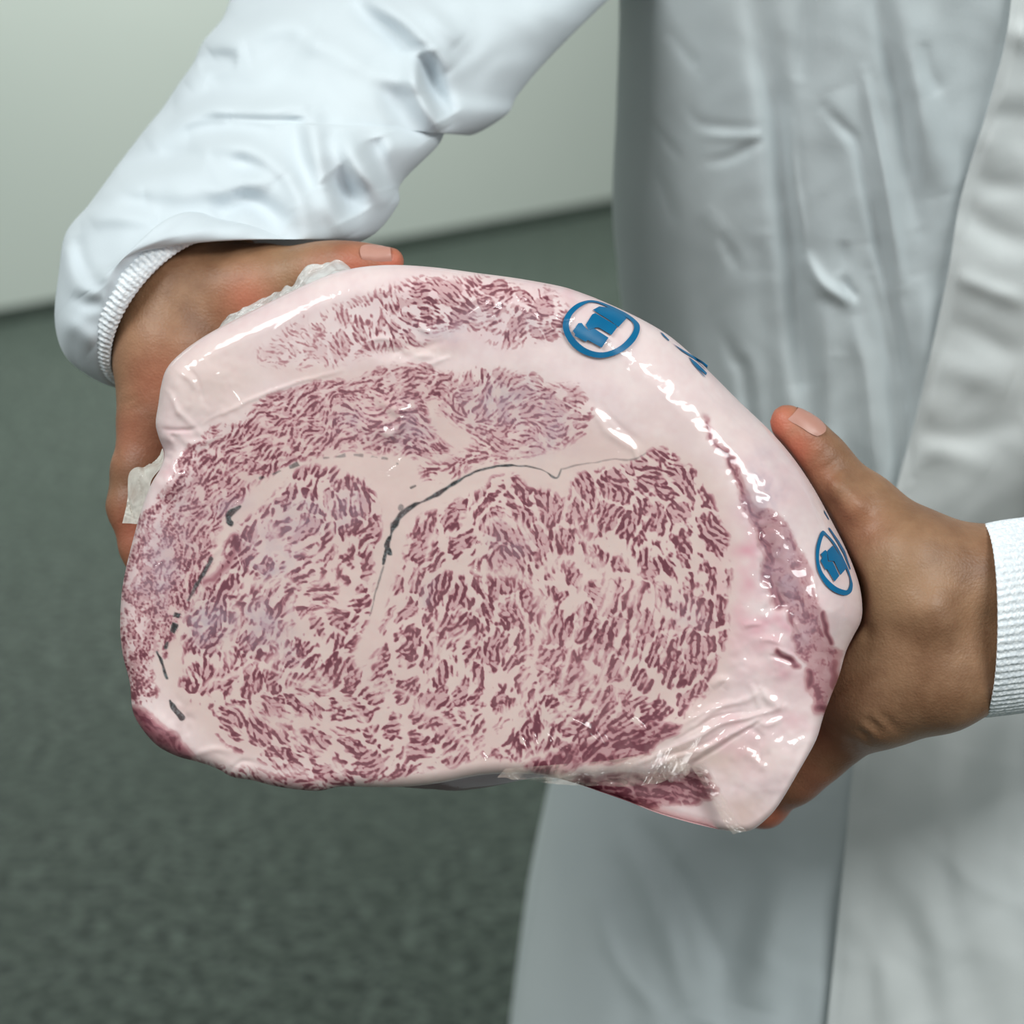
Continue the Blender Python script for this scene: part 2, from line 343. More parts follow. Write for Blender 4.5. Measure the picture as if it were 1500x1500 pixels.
    for a in [dict(pts=[(562,826),(568,800),(576,775),(588,755),(610,738),(640,722),(672,702),(700,690),(735,683),(770,682)], w0=2.8, w1=1.0, bulge=(.3,.8)),
              dict(pts=[(770,682),(795,687),(810,698),(818,700),(824,688)], w0=1.0, w1=.8, amp=.85), dict(pts=[(824,688),(860,678),(900,672),(930,671),(948,662)], w0=.8, w1=.5, amp=.55),
              dict(pts=[(570,788),(566,800),(573,812)], w0=2.6, w1=2.8), dict(pts=[(562,830),(552,860),(540,900)], w0=1.2, w1=.5, amp=.7),
              dict(pts=[(380,702),(410,692),(446,678)], w0=1.8, w1=2, amp=.75, gap=3), dict(pts=[(470,672),(510,668),(560,672),(580,680)], w0=1.2, w1=1.5, amp=.6, gap=5),
              dict(pts=[(334,764),(336,756),(350,742)], w0=6, w1=1.6), dict(pts=[(310,818),(300,838),(288,856)], w0=2, w1=3, amp=.9), dict(pts=[(286,860),(276,878)], w0=2, w1=1.6, amp=.75),
              dict(pts=[(262,896),(258,915),(252,930),(244,948)], w0=4, w1=2.8, gap=2.2), dict(pts=[(230,954),(237,970),(244,992)], w0=2.4, w1=1.8), dict(pts=[(248,1026),(256,1040),(265,1052)], w0=2.6, w1=3.4),
              dict(pts=[(586,744),(586,745)], w0=3, w1=3, amp=.7), dict(pts=[(601,715),(607,711)], w0=1.2, w1=1.2, amp=.8), dict(pts=[(576,770),(574,778)], w0=2.5, w1=2, amp=.7)]:
        inkline(**a)
    mott = noise(3, 71) * .5 + noise(24, 72) * .6
    return dict(lean=np.clip(lean, 0, 1), haze=np.clip(haze, 0, 1), pink=np.clip(pink, 0, 1), cream=np.clip(cream, 0, 1), ink=np.clip(ink, 0, 1), mott=mott)

# ------------------------------------------------------------------ the room: floor, wall, trim
m = Mat('speckled green floor coating')
n1 = m.noise(48, 4, .6); n2 = m.noise(20, 3, .6); n3 = m.noise(1.3, 3, .5)
c = m.mix(m.ramp(n1, .40, .62), rgb(27, 39, 33), rgb(101, 113, 103)); c = m.mix(m.ramp(n2, .42, .66, 0, .55), c, rgb(58, 70, 60)); c = m.mix(m.ramp(n3, .35, .65, 0, .35), c, rgb(58, 72, 62))
m.set(Base_Color=c, Roughness=.62, Normal=m.bump(n1, .3, .002)); M_FLOOR = m.m
m = Mat('pale wall panel'); m.set(Base_Color=m.mix(m.noise(.8, 3), rgb(196, 204, 196), rgb(208, 214, 205)), Roughness=.5, Normal=m.bump(m.noise(40), .05, .001)); M_WALL = m.m
m = Mat('dark floor joint'); m.set(Base_Color=m.mix(m.noise(9, 3), rgb(48, 56, 50), rgb(70, 80, 72)), Roughness=.6); M_JOINT = m.m
def structure(name, V, quads, mat):
    o = raw_mesh(name, V, quads, mats=[mat], smooth=False); o['kind'] = 'structure'; return o
BOXQ = [(0, 1, 2, 3), (7, 6, 5, 4), (0, 4, 5, 1), (1, 5, 6, 2), (2, 6, 7, 3), (3, 7, 4, 0)]
def box_pts(o, u, v, z0, z1, L, T):
    """a box along u from o, thickness T along v"""
    o, u, v = np.array(o), np.array(u), np.array(v); return [o + [0, 0, z0], o + u * L + [0, 0, z0], o + u * L + v * T + [0, 0, z0], o + v * T + [0, 0, z0], o + [0, 0, z1], o + u * L + [0, 0, z1], o + u * L + v * T + [0, 0, z1], o + v * T + [0, 0, z1]]
structure('floor', [(-8, -3, 0), (8, -3, 0), (8, 13, 0), (-8, 13, 0)], [(0, 1, 2, 3)], M_FLOOR)
wa, wb = np.array([-1.552, 6.155, 0]), np.array([.377, 8.153, 0]); wu = (wb - wa) / np.linalg.norm(wb - wa); wn = np.array([-wu[1], wu[0], 0])
w0 = wa - wu * 4.5
structure('wall_back', box_pts(w0, wu, wn, .0, 3.2, 11, .15), BOXQ, M_WALL)
structure('trim_1', box_pts(w0 - wn * .012, wu, wn, .0, .045, 11, .0115), BOXQ, M_JOINT)       # dark joint along the floor

# ------------------------------------------------------------------ the vacuum-packed block
FIELD = make_meat()
block = empty('vacuum_packed_beef', tuple(at(720, 780, FACE + .06)), 'large marbled raw beef block vacuum-packed in clear film, held up in both hands', 'meat')

def outline_sd():
    st = 4.0; X, Y = np.meshgrid(np.arange(GX0 - 8, GX1 + 8, st), np.arange(GY0 - 8, GY1 + 8, st))
    d, _ = line_dist(OUTLINE, X, Y, True); d = np.where(inside(OUTLINE, X, Y), d, -d)
    sd = sample(d, (PX - GX0 + 8) / st, (PY - GY0 + 8) / st)
    near = np.abs(sd) < 9; x, y = PX[near], PY[near]
    d, _ = line_dist(OUTLINE, x, y, True); sd[near] = np.where(inside(OUTLINE, x, y), d, -d); return sd
SD = outline_sd()
# how wide the front edge rolls over (photo pixels): broad upper right, tight left and below
def roll(x, y):
    g = np.full(np.shape(x), 1e-6)
    for cx, cy, s, a in [(1010, 540, 110, 62), (1130, 640, 110, 80), (1215, 790, 110, 84), (1240, 900, 90, 60), (1200, 1050, 80, 6), (880, 450, 110, 44), (650, 400, 200, 26), (400, 450, 120, 20), (250, 580, 90, 14), (190, 850, 120, 10)]:
        g = g + (a * np.exp(-((x - cx) ** 2 + (y - cy) ** 2) / (2 * s * s))) ** 3
    r = 19 + g ** (1 / 3)
    return r * (1 - .72 * np.exp(-((x - 1150) ** 2 + (y - 1130) ** 2) / (2 * 90. ** 2)))
ROLL = roll(PX, PY)
def crease(Z, pts, wd, h):
    near_line(catmull(pts, 5) if len(pts) > 2 else np.array(pts, float), wd * 3, .2, lambda d, t, s: h * np.exp(-(d / wd) ** 2) * np.sqrt(np.sin(np.clip(t, .02, .98) * math.pi)), Z, np.subtract)
_e = np.clip(1 - np.maximum(SD, 0) / ROLL, 0, 1)
ZF = ROLL * 2.63e-4 * 1.15 * (1 - np.sqrt(np.maximum(1 - _e * _e, 0)))
ZF += noise(40, 101) * .0003 + noise(11, 102) * .00006
ZF += .007 * region([(800,1148),(900,1136),(990,1130),(1024,1142),(1030,1166),(1040,1230),(900,1220),(800,1170)], 9)              # the lower flap sits back
near_line(catmull([(1036,622),(1064,672),(1096,730),(1118,785),(1130,832),(1134,884)], 6), 40, 1, lambda d, t, s: (.0003 + .0014 * t) * np.exp(-(d / 10) ** 2), ZF, np.add)
for x, y, rx, ry, h in [(290,575,50,60,-2.5),(250,700,22,20,-2),(245,660,30,9,2.5),(1130,960,50,60,-3),(1130,1120,60,70,-3),(1215,900,30,45,-2),(1110,1110,14,26,1.5),(560,620,30,24,-1),(590,520,40,10,1),(1010,1070,60,30,-2),(230,1075,26,22,-2),(270,1055,10,40,1)]:
    ZF += spots([(x, y, rx, ry, 1)]) * h * .001
BIG_CREASES = [([(260,541),(275,555),(289,571)],5,1.4),([(272,536),(290,560),(300,590)],4,-1.0),([(252,590),(270,612),(300,640)],5,1.2),([(245,570),(256,590),(262,610)],4,1.0),([(236,628),(260,632),(290,628)],4,-1.4),([(240,640),(280,650),(320,640)],5,1.2),
 ([(297,622),(322,607),(370,585),(429,563),(502,541)],3.5,1.0),([(586,512),(610,520),(638,523)],6,1.8),([(590,505),(620,508),(650,500)],5,-1),([(612,474),(620,480),(632,488)],5,1.6),([(553,578),(575,600),(601,596)],7,2.2),([(557,629),(572,637),(586,622),(583,600)],7,2.4),([(540,500),(560,496),(580,500)],4,1.2),([(616,540),(640,530),(660,522)],4,1),
 ([(867,597),(880,616),(893,636),(936,662)],6,1.3),([(880,590),(905,622),(940,650)],5,-.9),([(926,653),(934,668),(940,676)],3,.8),
 ([(1090,918),(1103,913),(1116,914)],4,1.4),([(1110,938),(1132,938),(1150,950)],5,1.5),([(1114,1010),(1128,1026),(1147,1036)],7,2.6),([(1100,1000),(1108,1020),(1112,1040)],5,1.5),([(1040,1006),(1052,998),(1064,998),(1060,1010)],6,1.8),
 ([(1018,1065),(1056,1036),(1099,1022),(1114,1010)],4.5,1.6),([(1000,1060),(1036,1042),(1070,1026)],4,1.2),([(996,1096),(1056,1062),(1114,1046),(1152,1034)],4.5,2.2),([(998,1120),(1030,1100),(1056,1084),(1114,1053)],4.5,2.2),([(960,1122),(1000,1106),(1040,1092)],4.5,2),([(930,1120),(980,1098),(1020,1078)],4,1.4),([(960,1110),(1010,1098),(1060,1076)],3,-1.2),([(1010,1122),(1060,1090),(1116,1058)],3,-1.4),([(985,1086),(1040,1056),(1090,1040)],3,-1.1),
 ([(1090,1103),(1102,1108),(1114,1120),(1118,1115)],9,2.4),([(1128,962),(1146,964),(1164,971)],3.5,-2),([(1135,950),(1150,954),(1166,964)],3.5,1.6),([(1110,1056),(1126,1062),(1150,1050)],5,1.5),([(1096,1066),(1116,1080),(1110,1100)],5,-1.6),
 ([(1200,895),(1206,930),(1222,955)],4,-1.3),([(1192,830),(1196,870),(1206,900)],4,.9),([(1170,700),(1190,740),(1208,790)],5,.9),([(1100,650),(1130,690),(1150,720)],6,1.),([(1020,560),(1060,600),(1100,640)],6,.8),([(980,500),(1010,532),(1050,580)],5,-.7),
 ([(300,840),(310,815),(330,800)],4,.6),([(1160,905),(1172,925),(1180,940)],3,1.2),([(280,1108),(310,1096),(340,1100)],5,1.2),([(335,1130),(355,1115),(380,1120)],4,-1),([(250,680),(262,695),(255,712)],6,1.4)]
FILM_CREASES = [([(1018,1122),(1034,1146),(1048,1172),(1076,1214)],2.4,1.8),([(1034,1122),(1048,1144),(1064,1172),(1090,1212)],2.2,1.6),([(1026,1122),(1042,1148),(1058,1176),(1084,1214)],2,-1),([(271,870),(320,862),(370,858),(425,872)],1.8,.8),([(223,893),(260,891),(297,891)],1.6,.6),([(841,1056),(858,1070),(875,1086),(890,1112)],3.5,1.8),([(856,1050),(872,1066),(890,1090)],2.6,-1),([(926,1050),(940,1066),(950,1082)],3,1.4),([(780,1077),(790,1098),(800,1124)],3.2,1.6),([(762,1082),(774,1102),(786,1118)],3,1.4),([(800,1078),(812,1094),(826,1110)],3,1.5),([(706,1104),(714,1120),(722,1134)],3,1.1),
 ([(880,1072),(892,1090),(900,1104)],2.6,1.1),([(240,740),(262,730),(285,700)],3,.7),([(215,860),(225,835),(245,820)],3,.8),([(258,848),(270,836),(288,830)],2,.8),([(265,900),(268,930),(290,985)],2.4,.7),([(205,925),(230,945),(280,970)],1.8,.7),([(545,690),(570,700),(600,684)],3,1.2),([(560,700),(580,684),(596,660)],3,1.2),([(530,660),(560,655),(580,640)],3,1),([(600,690),(640,670),(690,650)],2.4,.7),
 ([(330,750),(350,735),(356,722)],2,.8),([(300,590),(330,570),(380,560)],2.5,.7),([(330,560),(350,590),(362,610)],2,.6),([(384,500),(420,470),(460,452)],2,.7),([(420,486),(428,492),(440,478)],2,1),([(414,494),(421,502),(428,490)],2,1),([(700,424),(720,418),(745,424)],3,1.2),([(740,440),(760,432),(776,438)],3,1.1),([(680,470),(700,455),(730,452)],3,1),([(820,470),(840,462),(850,450)],2,.8),
 ([(690,845),(700,832),(712,826)],1.6,1),([(744,836),(756,826),(770,818)],1.6,1),([(810,905),(820,895),(836,888)],1.6,1),([(990,920),(1010,905),(1040,890)],2,.8),([(985,905),(1010,892),(1050,886)],1.6,.7),([(870,985),(900,975),(930,975)],1.4,.6),([(900,990),(930,984),(955,992)],1.2,.5)]
for pts, wd, h in BIG_CREASES: crease(ZF, pts, wd, h * .00045)
ZW = ZF - .0009
for pts, wd, h in FILM_CREASES: crease(ZW, pts, wd, h * (.0012 if pts[0][1] > 1040 else .0007))
_loose = spots([(1140,760,70,170,1),(1060,1060,110,80,1),(1000,560,110,90,.7),(240,600,40,90,.7),(600,600,120,60,.5),(720,440,160,40,.5)])
ZW -= (noise(4, 111) * .00013 + noise(9, 112) * .00028) * _loose + noise(14, 113) * .00005
_r = np.random.default_rng(5)                                          # little random crinkles, mostly where the film is loose
for x, y, rx, ry, n, ang, h in [(1130,790,36,90,46,1.1,.7),(1175,920,34,80,40,1.2,.7),(1080,990,70,70,34,-.5,.7),(1060,1090,80,36,40,-.5,.8),(720,440,110,34,40,.1,.55),(500,460,120,36,22,-.4,.4),(270,590,40,60,20,.6,.7),(560,630,60,70,28,.2,.6),(250,740,30,60,20,-1,.6),(1010,560,70,60,22,.8,.45),
                                (640,780,420,280,46,-.5,.28),(1140,1130,50,60,22,-.8,.5),(950,1150,90,16,22,.1,.6),(360,900,120,120,16,0,.35),(880,640,60,30,14,.6,.6),(1190,770,26,60,20,1.1,.5)]:
    for _ in range(n):
        cx, cy = _r.normal(x, rx * .6), _r.normal(y, ry * .6); a = _r.normal(ang, .5); L = _r.uniform(8, 26); b = _r.uniform(-7, 7)
        dx, dy = math.cos(a) * L / 2, math.sin(a) * L / 2
        crease(ZW, [(cx - dx, cy - dy), (cx - dy * b / L, cy + dx * b / L), (cx + dx, cy + dy)], _r.uniform(1.4, 2.6), h * _r.uniform(.4, 1.3) * .00045)

def back_rings(off=0.):
    """the rest of the block behind the cut face: outline carried back, swelling a little underneath, then closed"""
    C = np.array([745., 790.]); R = []; ro = roll(OUTLINE[:, 0], OUTLINE[:, 1]); z0 = ro * 2.63e-4 * 1.15
    under = np.exp(-((OUTLINE[:, 0] - 700) / 110) ** 2) * (OUTLINE[:, 1] > 1000)
    leftb = np.exp(-((OUTLINE[:, 0] - 200) / 120) ** 2 - ((OUTLINE[:, 1] - 600) / 260) ** 2)
    for dz, s, ub in [(0, 1, 0), (.006, 1.0, .3), (.016, 1.0, .9), (.034, .995, 1.5), (.055, .985, 1.6), (.078, .955, 1.2), (.096, .90, .6), (.108, .80, 0), (.114, .6, 0), (.116, .3, 0)]:
        d = FACE + z0 + np.maximum(dz, 0); f = s * (FACE + z0) / d + off * (dz > .004)
        f = f * (1 - leftb * min(dz / .03, 1) * .05)
        P = C + (OUTLINE - C) * f[:, None]; P[:, 1] += under * ub * 23
        R.append(at(P[:, 0], P[:, 1], d))
    return R
def sheet(name, Z, step, off, mats, attrs=None, rings_attr=None):
    s = (slice(0, None, step), slice(0, None, step)); sd = SD[s]; x, y, z = PX[s].copy(), PY[s].copy(), Z[s].copy()
    ins = sd > 0; c = ins[:-1, :-1] | ins[1:, :-1] | ins[:-1, 1:] | ins[1:, 1:]; keep = np.zeros_like(ins)
    for a in (slice(None, -1), slice(1, None)):
        for b in (slice(None, -1), slice(1, None)): keep[a, b] |= c
    o = keep & ~ins; ox, oy = x[o], y[o]; P = OUTLINE; Q = np.roll(P, -1, 0); best = np.full(ox.shape, 1e9); bx, by = ox.copy(), oy.copy()
    for (ax, ay), (cx, cy) in zip(P, Q):                               # snap the outermost points onto the outline
        dx, dy = cx - ax, cy - ay; t = np.clip(((ox - ax) * dx + (oy - ay) * dy) / (dx * dx + dy * dy + 1e-9), 0, 1); X, Y = ax + t * dx, ay + t * dy
        d = np.hypot(ox - X, oy - Y); m = d < best; best[m] = d[m]; bx[m] = X[m]; by[m] = Y[m]
    x[o], y[o] = bx, by
    idx = np.full(ins.shape, -1, np.int64); idx[keep] = np.arange(keep.sum())
    q = np.stack([idx[:-1, :-1], idx[1:, :-1], idx[1:, 1:], idx[:-1, 1:]], -1)[c]
    V = at(x[keep], y[keep], FACE + z[keep]); R = back_rings(off); n0 = len(V); m = len(OUTLINE)
    V = np.vstack([V] + R + [R[-1].mean(0)[None]])
    q2 = grid_quads(len(R), m, True) + n0; last = n0 + (len(R) - 1) * m
    tri = np.stack([last + np.arange(m), np.full(m, len(V) - 1), last + (np.arange(m) + 1) % m], -1)
    at_ = {}
    for k, a in (attrs or {}).items():
        v = np.full(len(V), 0., np.float32); v[:n0] = a[s][keep]
        if rings_attr and k in rings_attr: v[n0:] = rings_attr[k](V[n0:])
        at_[k] = v
    return raw_mesh(name, V, np.vstack([q, q2]), tri, mats, attrs=at_)

m = Mat('marbled raw beef'); A = {k: m.attr(k) for k in ('lean', 'haze', 'pink', 'cream', 'ink', 'mott')}
fat = m.mix(m.ramp(m.noise(60, 4), .35, .7), rgb(226, 203, 203), rgb(233, 213, 211))
fat = m.mix(m.math('MULTIPLY', A['cream'], .85), fat, rgb(208, 181, 171)); fat = m.mix(m.math('MULTIPLY', A['pink'], .85), fat, rgb(214, 152, 164))
c = m.mix(m.ramp(A['lean'], 0, .2), fat, rgb(196, 154, 156)); c = m.mix(m.ramp(A['lean'], .18, .55), c, rgb(160, 100, 109)); c = m.mix(m.ramp(A['lean'], .42, .95), c, rgb(108, 48, 62))
c = m.mix(m.math('MULTIPLY', A['haze'], .62), c, rgb(166, 149, 164)); c = m.mix(A['ink'], c, m.mix(m.ramp(m.noise(700, 3), .4, .7), rgb(28, 28, 30), rgb(92, 98, 100)))
c = m.mix(m.math('MULTIPLY', m.ramp(A['mott'], -1, 1), .12), c, rgb(206, 160, 162))
m.set(Base_Color=c, Roughness=.5, Subsurface_Weight=.12, Subsurface_Scale=.006, Subsurface_Radius=(1., .45, .35), Normal=m.bump(m.noise(320, 3), .12, .0006)); m.b.inputs['Specular IOR Level'].default_value = .35
M_BEEF = m.m
m = Mat('clear vacuum film'); g = m.n('ShaderNodeBsdfGlossy', Roughness=.09); tr = m.n('ShaderNodeBsdfTransparent'); mx = m.n('ShaderNodeMixShader')
bn = m.bump(m.noise(260, 3, .6), .16, .0008); fr = m.sheen(bn); m.put(g.inputs['Normal'], bn); g.inputs['Color'].default_value = (1, 1, 1, 1)
m.put(mx.inputs[0], fr); m.put(mx.inputs[1], tr.outputs[0]); m.put(mx.inputs[2], g.outputs[0]); m.put(m.out.inputs['Surface'], mx.outputs[0]); M_FILM = m.m
_side = lambda V: np.where((V[:, 2] < CAMZ - .33) & (V[:, 0] < .05), .95, .12) + .4 * (np.sin(V[:, 0] * 90 + 3 * np.sin(V[:, 2] * 60)) > .55) * (V[:, 2] < CAMZ - .28)  # shade under the block painted in as dark lean; pale stripes elsewhere
beef = sheet('meat', ZF, 1, 0., [M_BEEF], FIELD, {'lean': _side, 'pink': lambda V: np.full(len(V), .25)})
film = sheet('plastic_wrap', ZW, 2, .0035, [M_FILM])
adopt(block, beef, film); film['label'] = 'clear glossy shrink film with creases'

# ------------------------------------------------------------------ printing on the film: blue rings with block letters
m = Mat('blue film ink'); m.set(Base_Color=m.mix(m.noise(160, 3), rgb(0, 88, 132), rgb(2, 108, 152)), Roughness=.35); m.b.inputs['Specular IOR Level'].default_value = .25; M_INK = m.m
def on_film(P, lift=.0004):
    P = np.asarray(P, float); i, j = (P[:, 0] - GX0) / GS, (P[:, 1] - GY0) / GS
    return at(P[:, 0], P[:, 1], FACE + sample(ZW_S, i, j) - lift)
ZW_S = blur(np.where(SD > -1, ZW, blur(np.where(SD > 0, ZW, 0), 5) / np.maximum(blur((SD > 0).astype(float), 5), 1e-3)), 1.0)
def fill(polys, step=2.2):
    """flat shapes cut into small triangles so that they can follow the film"""
    V, T = [], []
    for poly in polys:
        P = np.asarray(poly, float); B = []
        for a, b in zip(P, np.roll(P, -1, 0)):
            n = max(1, int(np.hypot(*(b - a)) / step)); B += [a + (b - a) * k / n for k in range(n)]
        gx, gy = np.meshgrid(np.arange(P[:, 0].min() + step / 2, P[:, 0].max(), step), np.arange(P[:, 1].min() + step / 2, P[:, 1].max(), step))
        I = inside(P, gx, gy) & (line_dist(P, gx, gy, True)[0] > step * .5)
        pts = [Vector(b) for b in B] + [Vector(p) for p in zip(gx[I], gy[I])]; nb = len(B)
        v, e, f, *_ = delaunay_2d_cdt(pts, [(k, (k + 1) % nb) for k in range(nb)], [], 1, 1e-5)
        T += [[len(V) + k for k in t] for t in f]; V += [tuple(p) for p in v]
    return np.array(V), np.array(T)
def ring(outer, inner, n=6):
    O, I = catmull(outer, n, True), catmull(inner, n, True); V = np.vstack([O, (O * 2 + I) / 3, (O + I * 2) / 3, I]); k = len(O)
    q = np.vstack([np.stack([r * k + np.arange(k), r * k + (np.arange(k) + 1) % k, (r + 1) * k + (np.arange(k) + 1) % k, (r + 1) * k + np.arange(k)], -1) for r in range(3)]); return V, q

c1 = lambda p: crop(p, 5.769, 800, 420)
c2 = lambda p: crop(p, 7.5, 1080, 720)
def printed(ring_pair, marks):
    V, q = ring(*ring_pair); r = raw_mesh('printed_ring', on_film(V), q, mats=[M_INK]); adopt(block, r); r['label'] = 'blue printed ring on the film'
    P, T = fill(marks); l = raw_mesh('printed_lettering', on_film(P), tris=T, mats=[M_INK]); l['label'] = 'blue block letters'
    l.parent = r
printed((c1([(350,115),(250,150),(170,230),(140,320),(160,410),(220,500),(310,565),(430,600),(540,590),(650,545),(740,470),(785,390),(790,325),(750,275),(680,225),(600,185),(520,150),(430,120)]),
         c1([(355,135),(275,180),(215,245),(193,320),(210,390),(265,465),(345,525),(440,553),(530,545),(625,500),(695,435),(735,375),(742,325),(715,285),(650,240),(585,205),(505,165),(425,135)])),
        [c1([(225,375),(272,308),(300,305),(330,343),(355,368),(405,352),(528,430),(470,515),(352,450),(335,465),(240,415),(245,400)]), c1([(335,320),(390,232),(415,222),(590,325),(600,345),(552,408),(445,345),(420,345),(405,350),(355,366)]), c1([(395,195),(450,165),(530,175),(620,212),(682,265),(612,340),(598,330),(540,285)])])
printed((c2([(935,430),(885,540),(862,680),(875,830),(915,940),(985,1040),(1080,1110),(1180,1140),(1250,1110),(1270,1030),(1255,960),(1225,860),(1180,760),(1130,660),(1070,560),(1000,480)]),
         c2([(955,480),(920,570),(900,690),(905,790),(940,890),(1010,980),(1095,1050),(1180,1082),(1215,1075),(1238,1020),(1235,950),(1210,880),(1165,770),(1115,675),(1055,580),(1000,510)])),
        [c2([(918,685),(968,640),(985,658),(998,770),(1048,768),(1122,925),(1070,990),(985,850),(970,860),(915,760),(935,725)]), c2([(988,655),(1050,592),(1198,800),(1194,850),(1137,915),(1066,765),(1004,758)])])
for pl in ([c1([(965,382),(985,392),(1042,450),(1036,456),(990,415)])], [c1([(1072,480),(1160,535),(1318,628),(1366,664),(1360,692),(1320,655),(1150,545)])], [c1([(1205,592),(1265,636),(1360,728),(1352,746),(1280,680),(1350,768),(1330,752),(1240,648)])],
           [c2([(1003,392),(1020,402),(1120,545),(1185,655),(1248,850),(1240,856),(1172,690),(1100,560),(1008,412)])], [crop([(795,1105),(842,1190),(838,1196),(798,1130)], 6.25, 1080, 570)]):
    P, T = fill(pl, 1.6); o = raw_mesh('printed_stroke', on_film(P), tris=T, mats=[M_INK]); adopt(block, o)
# ------------------------------------------------------------------ the person: skin
def smin(a, b, k):
    h = np.clip(.5 + .5 * (b - a) / k, 0, 1); return b * (1 - h) + a * h - k * h * (1 - h)
def surface_nets(F, o, h):
    S = F < 0; nx, ny, nz = F.shape
    cnt = np.zeros((nx - 1, ny - 1, nz - 1), np.int8)
    cor = [(i, j, k) for i in (0, 1) for j in (0, 1) for k in (0, 1)]
    sl = lambda c: tuple(slice(x, x + n - 1) for x, n in zip(c, F.shape))
    for c in cor: cnt += S[sl(c)]
    act = (cnt > 0) & (cnt < 8); I = np.argwhere(act); acc = np.zeros((len(I), 3)); n = np.zeros(len(I))
    for a in cor:
        for ax in range(3):
            if a[ax]: continue
            b = list(a); b[ax] = 1; fa = F[I[:, 0] + a[0], I[:, 1] + a[1], I[:, 2] + a[2]]; fb = F[I[:, 0] + b[0], I[:, 1] + b[1], I[:, 2] + b[2]]
            m = (fa < 0) != (fb < 0); t = np.where(m, fa / np.where(m, fa - fb, 1), 0); p = np.tile(np.array(a, float), (len(I), 1)); p[:, ax] += t
            acc[m] += p[m]; n[m] += 1
    V = o + (I + acc / n[:, None]) * h; idx = np.full(act.shape, -1); idx[act] = np.arange(len(I)); Q = []
    for ax in range(3):
        u, v = [(1, 2), (2, 0), (0, 1)][ax]
        s0 = [slice(1, -1)] * 3; s1 = [slice(1, -1)] * 3; s0[ax] = slice(0, -1); s1[ax] = slice(1, None)
        A, B = S[tuple(s0)], S[tuple(s1)]; E = np.argwhere(A != B); off = np.ones(3, int); off[ax] = 0; E = E + off
        if not len(E): continue
        def cell(du, dv):
            e = E.copy(); e[:, u] -= du; e[:, v] -= dv; return idx[e[:, 0], e[:, 1], e[:, 2]]
        q = np.stack([cell(1, 1), cell(0, 1), cell(0, 0), cell(1, 0)], -1); f = S[E[:, 0], E[:, 1], E[:, 2]]; q[~f] = q[~f][:, ::-1]; Q.append(q)
    return V, np.vstack(Q)
class Flesh:
    """round-ended tapering limbs melted together"""
    def __init__(s): s.c = []
    def limb(s, pts, k=.006):
        for a, b in zip(pts, pts[1:]): s.c.append((at(*a[:3]), at(*b[:3]), a[3] * a[2] / FPX, b[3] * b[2] / FPX, k))
        return s
    def raw(s, a, b, ra, rb, k): s.c.append((np.array(a, float), np.array(b, float), ra, rb, k)); return s
    def mesh(s, h, pad=.012, press=False):
        P = np.array([x for c in s.c for x in (c[0] - c[2], c[0] + c[2], c[1] - c[3], c[1] + c[3])]); o = P.min(0) - pad; n = np.ceil((P.max(0) + pad - o) / h).astype(int) + 1
        F = np.full(n, 1., np.float32); ax = [o[i] + np.arange(n[i]) * h for i in range(3)]
        for a, b, ra, rb, k in s.c:
            lo = np.minimum(a - ra, b - rb) - k * 2 - .004; hi = np.maximum(a + ra, b + rb) + k * 2 + .004
            i0 = np.clip(((lo - o) / h).astype(int), 0, n); i1 = np.clip(((hi - o) / h).astype(int) + 2, 0, n); w = tuple(slice(x, y) for x, y in zip(i0, i1))
            X, Y, Z = np.meshgrid(*[ax[i][w[i]] for i in range(3)], indexing='ij', sparse=True); d = b - a
            t = np.clip(((X - a[0]) * d[0] + (Y - a[1]) * d[1] + (Z - a[2]) * d[2]) / (d @ d + 1e-12), 0, 1)
            D = np.sqrt((X - a[0] - t * d[0]) ** 2 + (Y - a[1] - t * d[1]) ** 2 + (Z - a[2] - t * d[2]) ** 2) - (ra + t * (rb - ra))
            F[w] = smin(F[w], D, k)
        if press:                                                      # the hand gives way where the block lies in it
            X, Y, Z = np.meshgrid(*ax, indexing='ij', sparse=True); D = Y * _cp - (Z - CAMZ) * _sp; D = np.maximum(D, .3)
            pu = 750 + FPX * X / D; pv = 750 - FPX * (Y * _sp + (Z - CAMZ) * _cp) / D; dz = D - FACE
            zz = sample(ROLL, np.clip((pu - GX0) / GS, 0, GW - 2), np.clip((pv - GY0) / GS, 0, GH - 2)) * 2.63e-4 * 1.15
            f = np.maximum(1, D / (FACE + zz)) / np.interp(np.clip(dz, 0, .2), [0, .05, .066, .087, .111, .130, .141, .148, .152], [1.004, 1.004, 1.0, .99, .96, .905, .81, .62, .33])
            pu = 745 + (pu - 745) * f; pv = 790 + (pv - 790) * f
            B = np.maximum(-sample(SD, (pu - GX0) / GS, (pv - GY0) / GS) * 2.75e-4, np.maximum(-dz - .001, dz - .1505))
            F = np.maximum(F, .0026 - B).astype(np.float32)
        return surface_nets(F, o, h)
hand_r = Flesh()   # the hand by the white knit cuff: its back towards us, thumb up along the block, fingers behind it
hand_r.limb([(1640,860,.905,80),(1560,862,.880,82),(1455,862,.850,88),(1330,832,.845,84),(1255,855,.862,74)]).limb([(1640,930,.905,74),(1560,932,.882,74),(1460,946,.852,86),(1370,985,.845,86),(1285,1018,.852,76)])
hand_r.limb([(1255,855,.868,66),(1245,930,.868,66),(1250,1005,.868,66)], .012).limb([(1350,905,.845,86),(1300,930,.852,78)], .014)
hand_r.limb([(1335,830,.852,76),(1264,752,.853,54),(1206,682,.853,38),(1186,660,.852,34),(1166,636,.85,31),(1150,613,.848,19)], .008)
hand_r.limb([(1290,1022,.858,70),(1218,1085,.876,40),(1190,1112,.882,37),(1164,1140,.89,33),(1120,1180,.905,28),(1050,1188,.93,25)], .008)
